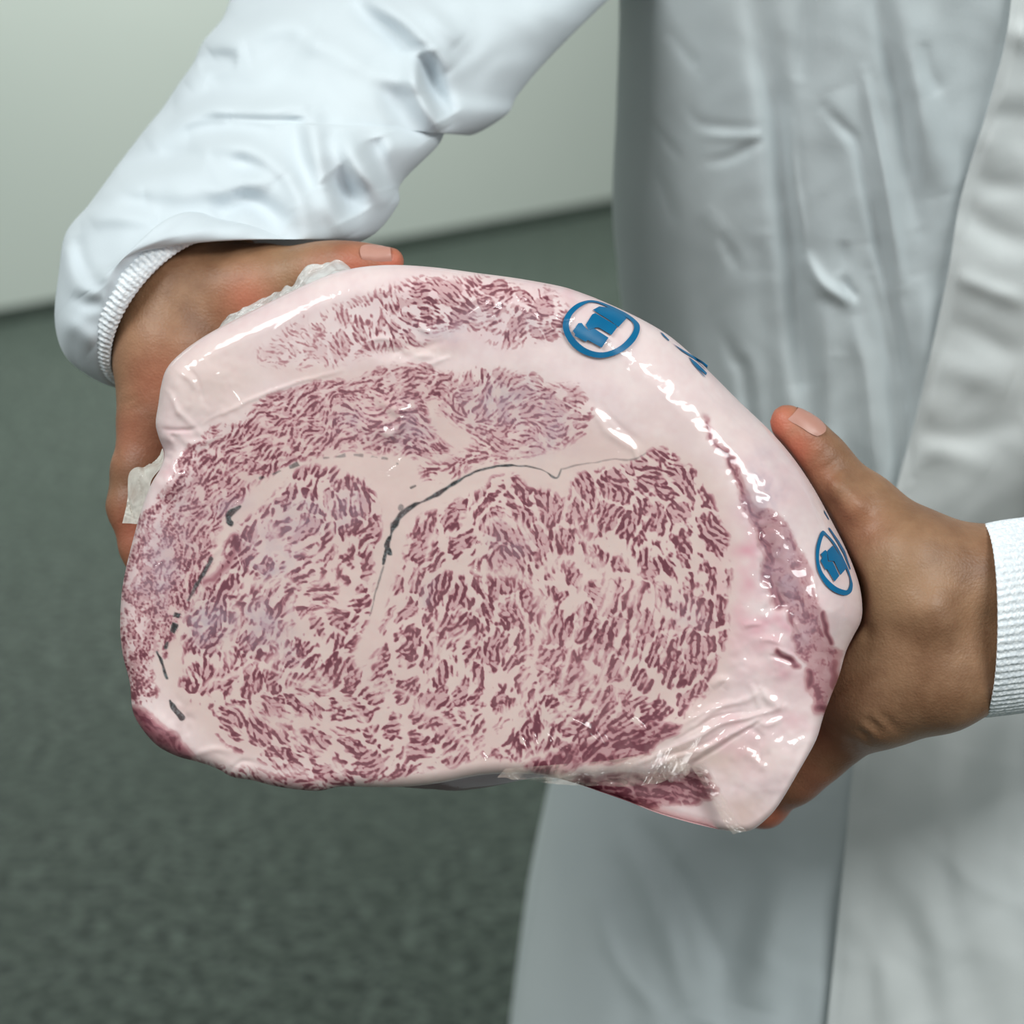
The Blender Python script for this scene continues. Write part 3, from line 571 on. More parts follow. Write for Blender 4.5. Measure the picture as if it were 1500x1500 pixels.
hand_r.limb([(1240,865,.88,44),(1165,862,.925,36),(1070,852,.940,31),(985,850,.936,26)], .004).limb([(1240,925,.882,45),(1150,935,.93,37),(1050,942,.942,31),(955,948,.938,26)], .004).limb([(1242,990,.882,44),(1155,1015,.925,36),(1065,1035,.941,30),(985,1045,.937,25)], .004)
hand_r.limb([(1362,895,.8225,22),(1368,905,.8225,20)], .012).limb([(1250,742,.8365,12),(1228,715,.8385,12)], .008)
hand_l = Flesh()   # the hand out of the ballooning sleeve: thumb along the top, forefinger down the side, the rest behind
hand_l.limb([(470,100,1.0,76),(390,225,.962,78),(300,345,.922,80),(252,432,.899,84),(256,520,.89,84),(240,610,.885,64)], .01)
hand_l.limb([(285,440,.893,78),(385,430,.888,66),(462,403,.876,40),(500,395,.871,33),(532,391,.868,25),(572,383,.865,21)], .01)
hand_l.limb([(300,490,.905,80),(375,452,.902,62)], .016).limb([(236,600,.886,60),(208,690,.88,42),(198,742,.878,37),(206,800,.876,28),(216,852,.874,21)], .006)
hand_l.limb([(255,610,.902,52),(238,700,.916,39),(242,770,.928,34),(300,835,.936,28),(355,850,.934,24)], .004).limb([(275,615,.916,50),(262,700,.932,37),(305,762,.94,30),(375,785,.936,26)], .004).limb([(300,600,.925,44),(312,660,.94,33),(375,692,.94,27),(425,700,.936,23)], .004)
hand_l.limb([(182,740,.8725,18),(186,752,.8725,18)], .006)
core = Flesh()     # arms and trunk inside the coat, so that both hands belong to one body
SH_L, SH_R = np.array([.06, 1.22, 1.53]), np.array([.44, 1.22, 1.53])
el_l, wr_l = np.array([-.02, 1.12, 1.42]), at(420, 180, .98); wr_r, el_r = at(1610, 905, .898), np.array([.47, 1.12, 1.20])
core.raw(SH_L, el_l, .052, .045, .02).raw(el_l, wr_l, .045, .034, .02).raw(SH_R, el_r, .055, .045, .02).raw(el_r, wr_r, .045, .036, .02)
core.raw((.12, 1.2, 1.5), (.38, 1.2, 1.5), .07, .07, .03).raw((.18, 1.2, 1.42), (.18, 1.2, .75), .09, .09, .03).raw((.32, 1.2, 1.42), (.32, 1.2, .75), .09, .09, .03).raw((.25, 1.2, 1.5), (.25, 1.19, 1.64), .055, .052, .03)
core.raw((.25, 1.17, 1.6), (.25, 1.02, 1.7), .055, .055, .03).raw((.25, .98, 1.76), (.25, 1.03, 1.80), .085, .092, .03).raw((.25, .925, 1.68), (.25, .95, 1.72), .045, .06, .03).raw((.25, .875, 1.745), (.25, .868, 1.715), .010, .015, .012).raw((.165, .99, 1.76), (.165, 1.0, 1.72), .016, .012, .008).raw((.335, .99, 1.76), (.335, 1.0, 1.72), .016, .012, .008)   # bent head, unseen above the frame, added to shade the chest
parts = [hand_r.mesh(.0013, press=True), hand_l.mesh(.0013, press=True), core.mesh(.008)]; V, Q, n = [], [], 0
for v, q in parts: V.append(v); Q.append(q + n); n += len(v)
tmp = raw_mesh('body', np.vstack(V), np.vstack(Q)); rm = tmp.modifiers.new('weld', 'REMESH'); rm.mode = 'VOXEL'; rm.voxel_size = .0016
sm = tmp.modifiers.new('even', 'SMOOTH'); sm.factor = .5; sm.iterations = 3
me = bpy.data.meshes.new_from_object(tmp.evaluated_get(bpy.context.evaluated_depsgraph_get())); bpy.data.objects.remove(tmp)
nv = len(me.vertices); co = np.empty(nv * 3, np.float32); me.vertices.foreach_get('co', co); co = co.reshape(-1, 3).astype(float)
me.polygons.foreach_set('use_smooth', np.ones(len(me.polygons), bool))
def near3(lst):
    out = np.zeros(nv)
    for px, py, d, r, a in lst: p = at(px, py, d); out = np.maximum(out, a * np.exp(-((co - p) ** 2).sum(1) / (r * d / FPX) ** 2))
    return out
red = near3([(1140,620,.845,34,1),(1165,655,.84,34,.8),(1190,690,.835,30,.5),(1130,1190,.9,60,.9),(1180,1130,.88,50,.55),(1215,1070,.86,60,.4),(575,386,.86,30,1),(520,398,.862,40,.85),(470,395,.86,36,.4),(365,440,.87,40,.7),(195,640,.87,50,.45),(200,780,.865,50,.8),(215,840,.865,40,1),(230,560,.865,60,.4),(1260,760,.83,40,.25)])
dorsal = near3([(1280,860,.83,60,1),(1250,930,.83,40,.8),(1300,740,.83,60,.5),(420,400,.86,70,.6)])   # sallower skin on the backs
me.attributes.new('red', 'FLOAT', 'POINT').data.foreach_set('value', red.astype(np.float32)); me.attributes.new('sallow', 'FLOAT', 'POINT').data.foreach_set('value', dorsal.astype(np.float32))
# skin folds: shallow grooves pressed in along the surface normal
nrm = np.empty(nv * 3, np.float32); me.vertices.foreach_get('normal', nrm); nrm = nrm.reshape(-1, 3)
front = (nrm @ VIEW) < .25; rel = co - np.array([0, 0, CAMZ]); dep = rel @ VIEW; qx = 750 + FPX * rel[:, 0] / dep; qy = 750 - FPX * (rel @ np.array([0, _sp, _cp])) / dep
push = np.zeros(nv)
for pts, wd, h in [([(1200,690),(1216,682),(1232,668)],4,.6),([(1210,702),(1226,692),(1244,680)],4,.5),([(1190,676),(1204,668),(1218,654)],4,.4),([(1225,725),(1222,745),(1228,765)],8,.5),([(1262,1050),(1280,1062),(1296,1080)],6,1.3),([(1250,1066),(1268,1078),(1280,1094)],5,1.),([(1280,1040),(1300,1056),(1320,1076)],6,.9),([(1235,1080),(1250,1092),(1258,1104)],5,.7),
                   ([(1300,790),(1275,850),(1265,900)],14,1.0),([(1262,905),(1270,925),(1268,945)],8,.8),([(474,366),(478,378),(480,392)],3.5,.5),([(484,366),(488,378),(490,392)],3,.4),([(176,592),(190,588),(206,580)],4,.6),([(176,604),(196,598),(216,594)],4,.5),([(172,650),(170,665),(172,680)],4,.7),([(170,720),(190,712),(212,716)],4,.4),([(172,762),(190,768),(206,762)],4,.5)]:
    s = front & (qx > min(p[0] for p in pts) - 30) & (qx < max(p[0] for p in pts) + 30) & (qy > min(p[1] for p in pts) - 30) & (qy < max(p[1] for p in pts) + 30)
    if s.any(): d, t = line_dist(pts, qx[s], qy[s]); push[s] -= h * .001 * np.exp(-(d / wd) ** 2) * np.sin(np.clip(t, .03, .97) * math.pi)
me.vertices.foreach_set('co', (co + nrm * push[:, None]).astype(np.float32).ravel()); me.update()
m = Mat('tanned skin'); c = m.mix(m.ramp(m.noise(38, 5, .6), .3, .7), rgb(158, 120, 91), rgb(126, 89, 64)); c = m.mix(m.math('MULTIPLY', m.attr('sallow'), .5), c, rgb(150, 122, 90))
c = m.mix(m.math('MULTIPLY', m.attr('red'), .75), c, rgb(206, 112, 90)); c = m.mix(m.ramp(m.noise(150, 2), .66, .76, 0, .2), c, rgb(120, 76, 56))
pore = m.n('ShaderNodeTexVoronoi', Scale=900, feature='F1'); m.put(pore.inputs['Vector'], m.coord())
m.set(Base_Color=c, Roughness=.46, Subsurface_Weight=.12, Subsurface_Scale=.004, Subsurface_Radius=(1., .35, .2), Normal=m.bump(m.math('ADD', m.noise(420, 4, .65), m.math('MULTIPLY', pore.outputs['Distance'], .5)), .3, .0007)); m.b.inputs['Specular IOR Level'].default_value = .38; M_SKIN = m.m
me.materials.append(M_SKIN); me.name = 'body'; body = bpy.data.objects.new('body', me); link(body)
person = empty('person', (.25, 1.2, 0), 'person in a white coat with knit cuffs holding up the marbled beef block', 'person'); adopt(person, body)
m = Mat('thumbnail'); m.set(Base_Color=m.mix(m.noise(120, 2), rgb(176, 124, 110), rgb(190, 142, 126)), Roughness=.4); M_NAIL = m.m
def nail(c, tip, up, L, W):
    c = at(*c); tip = at(*tip) - c; tip /= np.linalg.norm(tip); up = np.array(up, float); up -= tip * (up @ tip); up /= np.linalg.norm(up); side = np.cross(tip, up)
    sel = np.linalg.norm(co - c, axis=1) < .03; P = co[sel] - c; pu, ps, pt = P @ up, P @ side, P @ tip; ok = pu > -.002
    V = []
    for i in range(15):
        for j in range(13):
            a = i / 14 * 2 - 1; b = j / 12 * 2 - 1; s = b * W * (1 - .25 * max(0, -a) ** 3 - .12 * max(0, a) ** 4); t = a * L * (1 - .14 * b * b * (1 if a < 0 else .6))
            w = np.exp(-((ps - s) ** 2 + (pt - t) ** 2) / .0012 ** 2) * ok * (pu > pu.max() - .02); h = (w * pu).sum() / max(w.sum(), 1e-9)
            V.append(c + side * s + tip * t + up * (h + .0005 + .0004 * (1 - b * b) + .0004 * max(0, a)))
    return raw_mesh('thumb_nail', V, grid_quads(15, 13), mats=[M_NAIL])
for a in [((1162,628,.849), (1142,600,.847), tuple(at(1222, 592, .832) - at(1162, 628, .849)), .0068, .0054), ((557,386,.866), (590,379,.865), tuple(at(556, 330, .845) - at(557, 386, .866)), .0062, .0052)]:
    o = nail(*a); adopt(person, o); o.parent = body; o.matrix_parent_inverse = Matrix.Identity(4)
# ------------------------------------------------------------------ the white coat
def cloth(name, a, b, bump=.25):
    m = Mat(name); wv = m.noise(1400, 2, .6); c = m.mix(m.ramp(m.noise(6, 4), .35, .7), a, b)
    m.set(Base_Color=c, Roughness=.82, Normal=m.bump(m.math('ADD', m.math('MULTIPLY', wv, .35), m.noise(60, 4, .6)), bump, .0012)); m.b.inputs['Sheen Weight'].default_value = .15; return m.m
M_COAT = cloth('white cotton', rgb(197, 205, 208), rgb(203, 210, 212)); M_PANEL = cloth('white cotton overlap', rgb(210, 214, 214), rgb(217, 220, 219)); M_SLEEVE = cloth('white polyester', rgb(205, 213, 219), rgb(211, 219, 224), .12)
def crease_at(lst, X, Y, soft=1.):
    out = np.zeros(X.shape)
    for pts, wd, h in lst:
        P = np.asarray(pts, float); r = wd * 3; s = (X > P[:, 0].min() - r) & (X < P[:, 0].max() + r) & (Y > P[:, 1].min() - r) & (Y < P[:, 1].max() + r)
        if s.any():
            d, t = line_dist(catmull(pts, 5) if len(pts) > 2 else P, X[s], Y[s]); out[s] += h * .001 * np.exp(-(d / wd) ** 2) * np.sqrt(np.sin(np.clip(t, .01, .99) * math.pi))
    return out
def tube(name, ST, mat, nphi, sub, folds=None, rib=None, parent=None):
    """a sleeve: rings (centre, half-axis A, bulge B towards us) in photo pixels and metres of depth, smoothly joined"""
    S = catmull([[*c, *a, *b] for c, a, b in ST], sub); ph = np.arange(nphi) / nphi * 2 * math.pi; C, Sn = np.cos(ph)[None, :, None], np.sin(ph)[None, :, None]
    P = S[:, None, 0:3] + S[:, None, 3:6] * C + S[:, None, 6:9] * Sn
    if rib: P += (S[:, None, 3:6] * C + S[:, None, 6:9] * Sn) * (rib[1] * np.sin(ph * rib[0]))[None, :, None]
    if folds is not None: P[..., 2] -= folds(P[..., 0], P[..., 1]) * np.clip(Sn[..., 0] * 2.5 + .3, 0, 1)
    return raw_mesh(name, at(P[..., 0], P[..., 1], P[..., 2]).reshape(-1, 3), grid_quads(len(S), nphi, True), mats=[mat], parent=parent)
def LR(L, R, d, bxy, bd): return (((L[0] + R[0]) / 2, (L[1] + R[1]) / 2, d), ((L[0] - R[0]) / 2, (L[1] - R[1]) / 2, 0), (bxy[0], bxy[1], bd))
k5 = lambda p: crop(p, 2.5, 60, 0)
SF = [(k5([(590,170),(620,150),(720,130),(900,80),(1000,110)]),16,7),(k5([(520,300),(620,230),(760,190)]),14,5),(k5([(480,380),(620,390),(800,410),(990,390)]),12,7),(k5([(370,500),(520,430),(700,430)]),13,5),(k5([(160,790),(300,700),(450,650),(640,610)]),16,7),(k5([(380,720),(560,700),(740,690)]),14,4),(k5([(140,800),(300,790),(430,810)]),12,5),
 (k5([(960,130),(1100,200),(1250,290),(1400,300)]),14,8),(k5([(980,400),(1000,560),(1060,740),(1130,870)]),15,8),(k5([(1100,480),(1180,640),(1290,730)]),13,8),(k5([(1370,170),(1390,320),(1470,480)]),13,9),(k5([(1250,480),(1280,620),(1300,690)]),10,6),(k5([(700,700),(860,640),(950,760),(980,890)]),14,5),(k5([(540,520),(760,540),(890,650)]),13,5),(k5([(100,900),(110,1000),(160,1080)]),12,4),(k5([(60,1160),(120,1200),(200,1260)]),12,3),
 (k5([(1180,0),(1290,60),(1420,170),(1500,260)]),13,8),(k5([(1330,0),(1420,60),(1530,160)]),10,5),
 (k5([(575,235),(640,215),(720,215)]),9,-7),(k5([(420,470),(500,400),(640,340)]),10,-4),(k5([(280,610),(430,580),(600,585)]),12,-5),(k5([(690,590),(850,640),(930,760)]),9,-3),(k5([(1050,640),(1100,700),(1150,790)]),15,-8),(k5([(1400,190),(1435,330),(1490,430)]),11,-13),(k5([(1230,500),(1265,600),(1290,690)]),12,-8),(k5([(1120,0),(1300,120),(1400,220)]),12,-8),(k5([(640,800),(750,735),(900,830)]),13,-6),(k5([(1010,150),(1200,270),(1330,400),(1420,520)]),14,-5),(k5([(600,290),(760,330),(900,300),(1000,340)]),15,-3),(k5([(430,560),(640,470),(860,480)]),15,-4),(k5([(940,420),(960,560),(1010,700)]),12,-5),(k5([(130,860),(150,960),(220,1060)]),8,-3),(k5([(110,1080),(170,1110),(230,1110)]),8,-3)]
_n = lambda X, Y, f, p: np.sin(X * f + 1.7 * np.sin(Y * f * .7 + p)) * np.sin(Y * f * .8 + 1.3 * np.sin(X * f * .6 + p))
sleeve_st = [LR((420,-430),(1180,-330),1.16,(0,0),-.07), LR((350,-250),(1090,-150),1.07,(0,0),-.066), LR((345,-60),(960,-60),1.03,(0,0),-.062), LR((330,18),(878,12),1.0,(0,0),-.06), LR((298,60),(800,90),.985,(0,0),-.058), LR((283,92),(758,140),.977,(0,0),-.057), LR((262,122),(742,168),.970,(0,0),-.056), LR((238,158),(690,198),.964,(0,0),-.055), LR((215,186),(658,186),.958,(0,0),-.055), LR((175,238),(640,215),.947,(0,0),-.054), LR((148,275),(588,268),.938,(0,0),-.053), LR((128,302),(583,300),.932,(0,0),-.052), LR((96,342),(545,345),.922,(0,0),-.05), LR((86,400),(490,360),.913,(0,-24),-.048), LR((80,465),(410,352),.905,(-5,-54),-.046), LR((90,510),(345,338),.90,(-15,-60),-.043), LR((116,536),(318,328),.897,(-28,-62),-.04), LR((146,552),(303,328),.895,(-38,-62),-.036), LR((158,552),(300,338),.895,(-38,-54),-.032), LR((165,545),(300,350),.896,(-36,-44),-.028)]
coat = empty('lab_coat', (.25, 1.2, .9)); 
sleeve = tube('sleeve', sleeve_st, M_SLEEVE, 260, 14, lambda X, Y: crease_at([(p, w * 1.45, h * 1.45) for p, w, h in SF], X, Y) + _n(X, Y, .03, 1) * .0016 + _n(X, Y, .07, 2) * .0006)
m = Mat('white rib knit'); vo = m.n('ShaderNodeTexVoronoi', Scale=620); m.put(vo.inputs['Vector'], m.coord()); m.set(Base_Color=m.mix(m.ramp(vo.outputs['Distance'], .2, .7), rgb(244, 246, 248), rgb(226, 231, 236)), Roughness=.9, Normal=m.bump(vo.outputs['Distance'], .5, .001)); M_KNIT = m.m
C3 = lambda c, a, b: (c, (a[0], a[1], 0), b)
cuff_l = tube('knit_cuff', [C3((226,440,.897),(-72,112),(-50,-48,-.034)), C3((235,446,.896),(-76,109),(-52,-49,-.034)), C3((243,452,.895),(-79,105),(-50,-46,-.034)), C3((249,455,.895),(-81,101),(-47,-42,-.033)), C3((252,457,.895),(-80,99),(-44,-39,-.031)), C3((250,455,.896),(-77,96),(-42,-37,-.029))], M_KNIT, 440, 6, rib=(88, .010))
cuff_r = tube('knit_cuff', [C3((1448,908,.8475),(0,134),(15,0,-.030)), C3((1441,909,.8465),(0,138),(20,0,-.033)), C3((1444,909,.847),(0,141),(22,0,-.0345)), C3((1470,905,.851),(2,142),(22,0,-.0355)), C3((1510,900,.858),(4,142),(22,0,-.0355)), C3((1560,895,.868),(4,144),(22,0,-.0355)), C3((1600,890,.878),(4,146),(22,0,-.0355))], M_KNIT, 440, 8, rib=(76, .010))
sleeve_r = tube('sleeve', [C3((1560,893,.868),(2,146),(24,0,-.032)), C3((1568,892,.87),(4,175),(28,0,-.04)), C3((1620,880,.882),(10,190),(30,0,-.045)), C3((1720,840,.91),(60,200),(30,0,-.05)), C3((1850,740,.96),(140,190),(20,0,-.055)), C3((1980,520,1.03),(200,110),(0,0,-.06)), C3((2020,200,1.08),(220,40),(0,0,-.06)), C3((1990,-150,1.13),(230,-60),(0,0,-.06)), C3((1900,-330,1.17),(200,-120),(0,0,-.05))], M_SLEEVE, 160, 12, lambda X, Y: _n(X, Y, .03, 4) * .004)

# trunk of the coat: front with its folds, closed round the back; the overlapping front is a second layer
k6 = lambda p: crop(p, 1.5, 500, 0)
k9 = lambda p: crop(p, 2.5, 900, 0)
TF = [(k9([(300,480),(250,700),(225,900),(235,1150),(260,1400)]),26,5),(k9([(440,-60),(480,200),(520,420),(540,700),(520,1000)]),30,6),(k9([(520,-60),(560,250),(600,450),(620,700),(650,950),(690,1300),(720,1500)]),15,-15),(k9([(640,420),(655,640),(680,800),(700,950)]),6,4),(k9([(700,-60),(690,150),(680,300)]),10,-4),(k9([(770,395),(830,460),(890,530),(930,700),(970,900),(1010,1100),(1050,1320)]),7,-6),(k9([(800,330),(850,480),(890,650),(920,900)]),18,4),
 (k9([(915,260),(950,450),(985,620),(1020,830),(1055,1050)]),7,6),(k9([(960,-60),(985,100),(1030,300),(1060,420),(1090,750),(1110,840)]),11,-8),(k9([(1070,-60),(1090,150),(1110,350),(1180,600),(1215,720)]),20,9),(k9([(1130,150),(1150,260),(1190,350)]),9,-4),(k9([(690,930),(760,1040),(870,1108)]),8,7),(k9([(830,1010),(855,1060),(890,1095)]),6,-4),(k9([(840,880),(835,960),(820,1010)]),8,-3),
 (k9([(110,420),(180,510),(240,580)]),6,-4),(k9([(150,620),(190,720),(215,820)]),7,-5),(k9([(190,100),(250,180),(300,250)]),8,-4),(k9([(60,250),(150,450),(200,600)]),14,4),(k9([(270,390),(310,450),(400,470),(550,480)]),7,-3),(k9([(300,490),(420,495),(550,490)]),7,3),(k9([(330,595),(430,575),(545,510)]),6,-3),(k9([(380,850),(420,920),(450,980)]),8,-3),(k9([(330,750),(380,850),(420,930)]),12,2.5),
 (k9([(940,1000),(990,1200),(1015,1380)]),9,-7),(k9([(880,1150),(900,1270),(930,1400)]),10,6),(k9([(400,1230),(440,1310),(480,1400)]),9,-6),(k9([(760,1100),(775,1250),(790,1420)]),16,7),(k9([(550,850),(560,1100),(570,1400)]),18,-7),(k9([(1110,1000),(1130,1100),(1140,1300)]),16,6),(k9([(30,850),(110,1050),(180,1250),(210,1400)]),14,-8),(k9([(90,700),(130,900),(150,1000)]),12,4),
 ([(1180,560),(1190,640),(1200,760)],18,6),([(1230,520),(1225,620),(1260,720)],14,-5),([(950,480),(980,560),(1010,640)],18,-4),
 ([(830,1180),(850,1320),(820,1500)],26,5),([(900,1210),(960,1330),(1010,1480)],14,4),([(930,1200),(1000,1290),(1060,1420)],12,-3),([(1180,1170),(1150,1320),(1100,1480)],26,5),([(1100,1230),(1080,1360),(1040,1500)],24,-5),([(870,1300),(900,1400),(960,1480)],10,2.5),([(1000,1230),(980,1300),(990,1400)],10,2)]
PF = [(k9([(1252,740),(1300,790),(1380,850),(1520,910)]),17,-9),(k9([(1245,1010),(1300,1030),(1370,1060),(1520,1115)]),11,7),(k9([(1210,1180),(1300,1210),(1420,1270),(1520,1300)]),15,-6),(k9([(1420,110),(1460,120),(1540,160)]),15,8),(k9([(1300,520),(1400,560),(1540,600)]),30,6),(k9([(1340,440),(1420,420),(1540,430)]),12,-3),(k9([(1380,300),(1440,330),(1540,340)]),20,4),(k9([(1170,1340),(1300,1370),(1450,1420)]),18,6),(k9([(1280,640),(1400,680),(1540,700)]),14,-4),
 ([(1330,690),(1380,660),(1450,690)],14,4),([(1340,620),(1400,640),(1500,620)],16,-5),
 ([(1290,1180),(1330,1300),(1400,1420)],30,6),([(1270,1250),(1340,1380),(1360,1500)],22,-5),([(1420,1090),(1400,1250),(1460,1450)],26,5),([(1350,1150),(1380,1260),(1380,1340)],16,-4),([(1480,1120),(1470,1260),(1500,1400)],18,-5),([(1250,1330),(1290,1420),(1300,1500)],16,4),([(1320,1200),(1440,1300),(1520,1330)],12,3)]
LX = catmull([(-620,1120),(-480,960),(-250,905),(0,907),(150,903),(300,897),(400,905),(520,915),(700,900),(900,868),(1150,808),(1300,785),(1500,755),(1800,720),(2150,690)], 14); EX = catmull([(-620,1500),(-300,1500),(0,1482),(133,1455),(287,1409),(413,1387),(593,1347),(735,1310),(900,1284),(1110,1252),(1250,1238),(1500,1212),(1800,1180),(2150,1150)], 14)
rows = np.linspace(-560, 2100, 520)
def trunk(px, py, xl, xr):
    u = np.clip((px - xl) / (xr - xl), 0, 1) * 2 - 1; top = np.clip((-py - 150) / 400, 0, 1)
    return 1.205 + .00008 * (np.clip(py, -300, 950) - 900) - .00013 * np.clip(py - 950, 0, 1200) - .165 * np.sqrt(np.maximum(1 - np.abs(u) ** 2.7, 0)) * (1 - .45 * top)
XR = 2060 + 0 * rows; XL = np.interp(rows, LX[:, 0], LX[:, 1])
def coat_folds(X, Y): return _n(X, Y, .022, 3) * .0008 + _n(X * 1.6, Y * .35, .03, 5) * .0013 + _n(X, Y, .06, 7) * .0003
U = 1 - np.cos(np.linspace(0, 1, 360) * math.pi / 2) ** .8; U = np.linspace(0, 1, 420) ** 1.25
X = XL[:, None] + (XR - XL)[:, None] * U[None]; Y = np.broadcast_to(rows[:, None], X.shape); Yd = trunk(X, Y, XL[:, None], XR[:, None])
edge_fade = .15 + .85 * sstep(0, 190, X - XL[:, None])
low = np.clip((Y - 1000) / 150, 0, 1)
TF = [(list(p) + [(p[-1][0] + 14, p[-1][1] + 170)] if 515 < p[-1][1] < 620 else p, w, h) for p, w, h in TF]; TF = [(p, w * 1.35, h * .75) for p, w, h in TF]; PF = [(p, w * 1.3, h * .5) for p, w, h in PF]
Yd = Yd - (crease_at(TF, X, Y) * (1. + .35 * low) + coat_folds(X, Y)) * edge_fade
Fr = at_y(X, Y, Yd)
ub = np.linspace(1, 0, 60)[1:-1]; Xb = XL[:, None] + (XR - XL)[:, None] * ub[None]; Yl = 1.205 + .00008 * (np.clip(Y[:, :58], -300, 1500) - 900); Yb = Yl + (Yl - trunk(Xb, Y[:, :58], XL[:, None], XR[:, None])) * .9
Bk = at_y(np.broadcast_to(Xb, Yb.shape), Y[:, :58], np.full(Yb.shape, 1.205)); Bk[..., 1] = Yb
G = np.concatenate([Fr, Bk], 1); nc = G.shape[1]
V = G.reshape(-1, 3); tri = [(k, (k + 1) % nc, len(V)) for k in range(nc)]; V = np.vstack([V, G[0].mean(0)[None]])
trunk_o = raw_mesh('coat_body', V, grid_quads(len(rows), nc, True), tri, mats=[M_COAT])
E = np.interp(rows, EX[:, 0], EX[:, 1]); W_ = np.linspace(0, 1, 300); Xp = E[:, None] + (2045 - E)[:, None] * (W_[None] ** 1.5); Yp = np.broadcast_to(rows[:, None], Xp.shape)
base = trunk(Xp, Yp, XL[:, None], XR[:, None]) - (crease_at(TF, Xp, Yp) * (1. + .35 * np.clip((Yp - 1000) / 150, 0, 1)) + coat_folds(Xp, Yp)) * np.clip(1 - (Xp - E[:, None]) / 60, 0, 1)
lift = .0065 + .0015 * np.sin(Yp * .02); Yq = base - lift - (crease_at(PF, Xp, Yp) * (.9 + .1 * np.clip((Yp - 1000) / 150, 0, 1)) + coat_folds(Xp + 300, Yp)) * np.clip((Xp - E[:, None]) / 20, .5, 1)
seam = crease_at([], Xp, Yp); Yq += .0 * np.exp(-((Xp - E[:, None] - 24) / 2.5) ** 2)                   # stitched line beside the edge
P0 = at_y(Xp, Yp, Yq); roll_in = np.stack([at_y(E + 1.5, rows, base[:, 0] + .002), at_y(E - 1.2, rows, base[:, 0] - lift[:, 0] * .45)], 1)
G = np.concatenate([roll_in, P0], 1)
panel = raw_mesh('front_panel', G.reshape(-1, 3), grid_quads(*G.shape[:2]), mats=[M_PANEL])
adopt(person, coat)
for o in (trunk_o, panel, sleeve, sleeve_r, cuff_l, cuff_r): o.parent = coat; o.matrix_parent_inverse = Matrix.Translation((.25, 1.2, .9)).inverted()
# ------------------------------------------------------------------ loose ends of the film
def milky(name, a, col):
    m = Mat(name); tr = m.n('ShaderNodeBsdfTransparent'); tl = m.n('ShaderNodeBsdfTranslucent', Color=col); df = m.n('ShaderNodeBsdfDiffuse', Color=col); gl = m.n('ShaderNodeBsdfGlossy', Roughness=.14)
    x = m.n('ShaderNodeMixShader'); m.put(x.inputs[0], .25); m.put(x.inputs[1], df.outputs[0]); m.put(x.inputs[2], tl.outputs[0])
    y = m.n('ShaderNodeMixShader'); m.put(y.inputs[0], m.ramp(m.noise(130, 3), .3, .7, a - .15, a + .15)); m.put(y.inputs[1], tr.outputs[0]); m.put(y.inputs[2], x.outputs[0])
    z = m.n('ShaderNodeMixShader'); m.put(z.inputs[0], m.sheen()); m.put(z.inputs[1], y.outputs[0]); m.put(z.inputs[2], gl.outputs[0]); m.put(m.out.inputs['Surface'], z.outputs[0]); return m.m
M_MILKY = milky('bunched white film', .78, rgb(238, 240, 238)); M_TAB = milky('cloudy film', .82, rgb(246, 242, 232)); M_LIP = milky('loose clear film', .16, rgb(226, 206, 192))
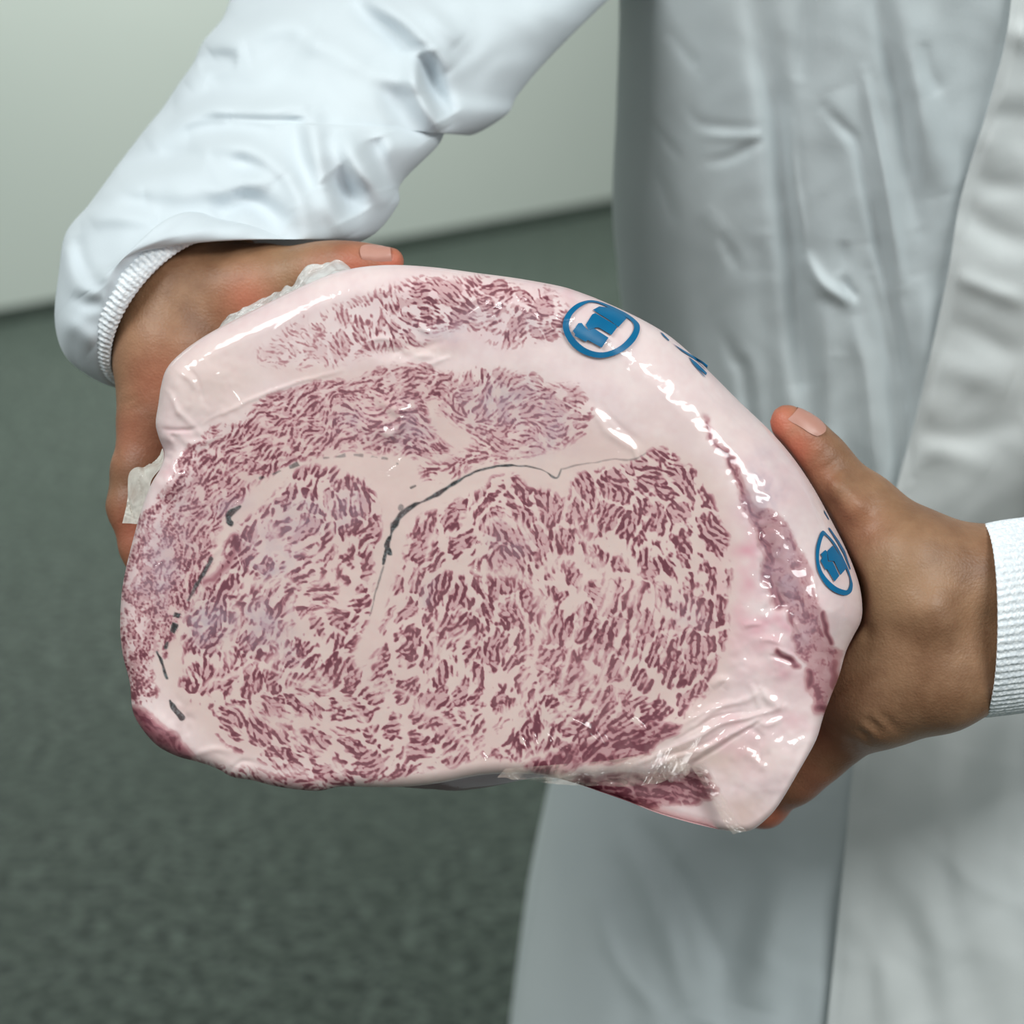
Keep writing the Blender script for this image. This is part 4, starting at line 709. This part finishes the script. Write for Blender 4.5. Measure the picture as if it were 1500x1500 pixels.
def flap(name, label, outer, inner, d0, d1, mat, wr, seed, n=90, k=26, fine=1.):
    r = np.random.default_rng(seed); s = np.linspace(0, 1, n)
    def even(P): P = catmull(P, 10); L = np.concatenate([[0], np.cumsum(np.hypot(*(P[1:] - P[:-1]).T))]); L /= L[-1]; return np.stack([np.interp(s, L, P[:, i]) for i in (0, 1)], -1)
    O, I = even(outer), even(inner); t = np.linspace(0, 1, k)[None, :, None]; P = O[:, None] * (1 - t) + I[:, None] * t; D = np.broadcast_to((d0 * (1 - t) + d1 * t)[..., 0], P.shape[:2]).copy()
    for _ in range(int(26 * fine)):                                    # creases across and along
        a, b, w = r.uniform(0, 1), r.normal(0, .35), r.uniform(.012, .05); x = s[:, None] - a - b * (t[0, :, 0][None] - .5); h = r.normal(0, wr)
        D += h * np.maximum(1 - np.abs(x) / w, 0) * (1 - .7 * t[..., 0]); P[..., 1] += (h / wr * 1.1 * np.maximum(1 - np.abs(x) / w, 0)) * (1 - t[..., 0])
    q = grid_quads(n, k); a, b = P[n // 2, k // 2], P[n // 2, k // 2 + 1] - P[n // 2, k // 2]; c = P[n // 2 + 1, k // 2] - a
    if b[0] * c[1] - b[1] * c[0] < 0: q = q[:, ::-1]                     # outer side towards the light
    o = raw_mesh(name, at(P[..., 0], P[..., 1], D).reshape(-1, 3), q, mats=[mat]); o['label'] = label; adopt(block, o); return o
flap('film_fold', 'bunched milky white film behind the top edge', [(312,492),(322,476),(336,462),(352,454),(368,446),(388,436),(402,428),(418,417),(428,420),(438,404),(446,392),(457,387),(470,389),(480,384),(490,380),(503,383),(513,392)], [(326,492),(345,480),(372,468),(400,454),(430,440),(460,424),(490,408),(516,404)], .856, .836, M_MILKY, .0015, 3, 130, 30, 2)
flap('film_tab', 'cloudy film tab sticking out on one side', [(243,646),(230,672),(212,682),(196,686),(188,698),(187,728),(183,750),(179,766)], [(258,650),(250,672),(232,690),(221,706),(219,730),(217,748),(208,768)], .846, .832, M_TAB, .0010, 4)
flap('film_fold', 'clear film lip gathered along the lower edge', [(728,1139),(752,1141),(820,1149),(880,1152),(930,1152),(962,1148),(986,1138),(1002,1126)], [(740,1126),(790,1122),(840,1118),(890,1114),(935,1106),(970,1098),(1000,1090),(1030,1076)], .7935, .7975, M_LIP, .0008, 5, 120, 20)
flap('film_tab', 'thin creased film strip hanging to the lower tip', [(1012,1122),(1030,1150),(1048,1182),(1064,1210),(1074,1222)], [(1030,1118),(1046,1144),(1064,1176),(1082,1206),(1094,1217)], .7945, .7955, M_LIP, .0006, 6, 60, 16)
flap('film_tab', 'small puckered knot of film', [(968,1128),(975,1142),(988,1146),(1000,1140),(1010,1132)], [(974,1112),(984,1106),(994,1110),(1004,1116),(1012,1120)], .7925, .7955, M_LIP, .0008, 7, 50, 16)
m = Mat('navy print'); m.set(Base_Color=rgb(16, 42, 92), Roughness=.3); M_NAVY = m.m
P, T = fill([crop([(596,346),(700,300),(800,250),(830,244),(945,234),(985,240),(930,252),(860,272),(800,292),(700,325)], 6, 400, 350)], 2.5)
o = raw_mesh('printed_stroke', at(P[:, 0], P[:, 1] + 0, .838 + .0015 * np.sin(P[:, 0] * .2)), tris=T, mats=[M_NAVY]); o['label'] = 'dark blue print on the folded film'; adopt(block, o)
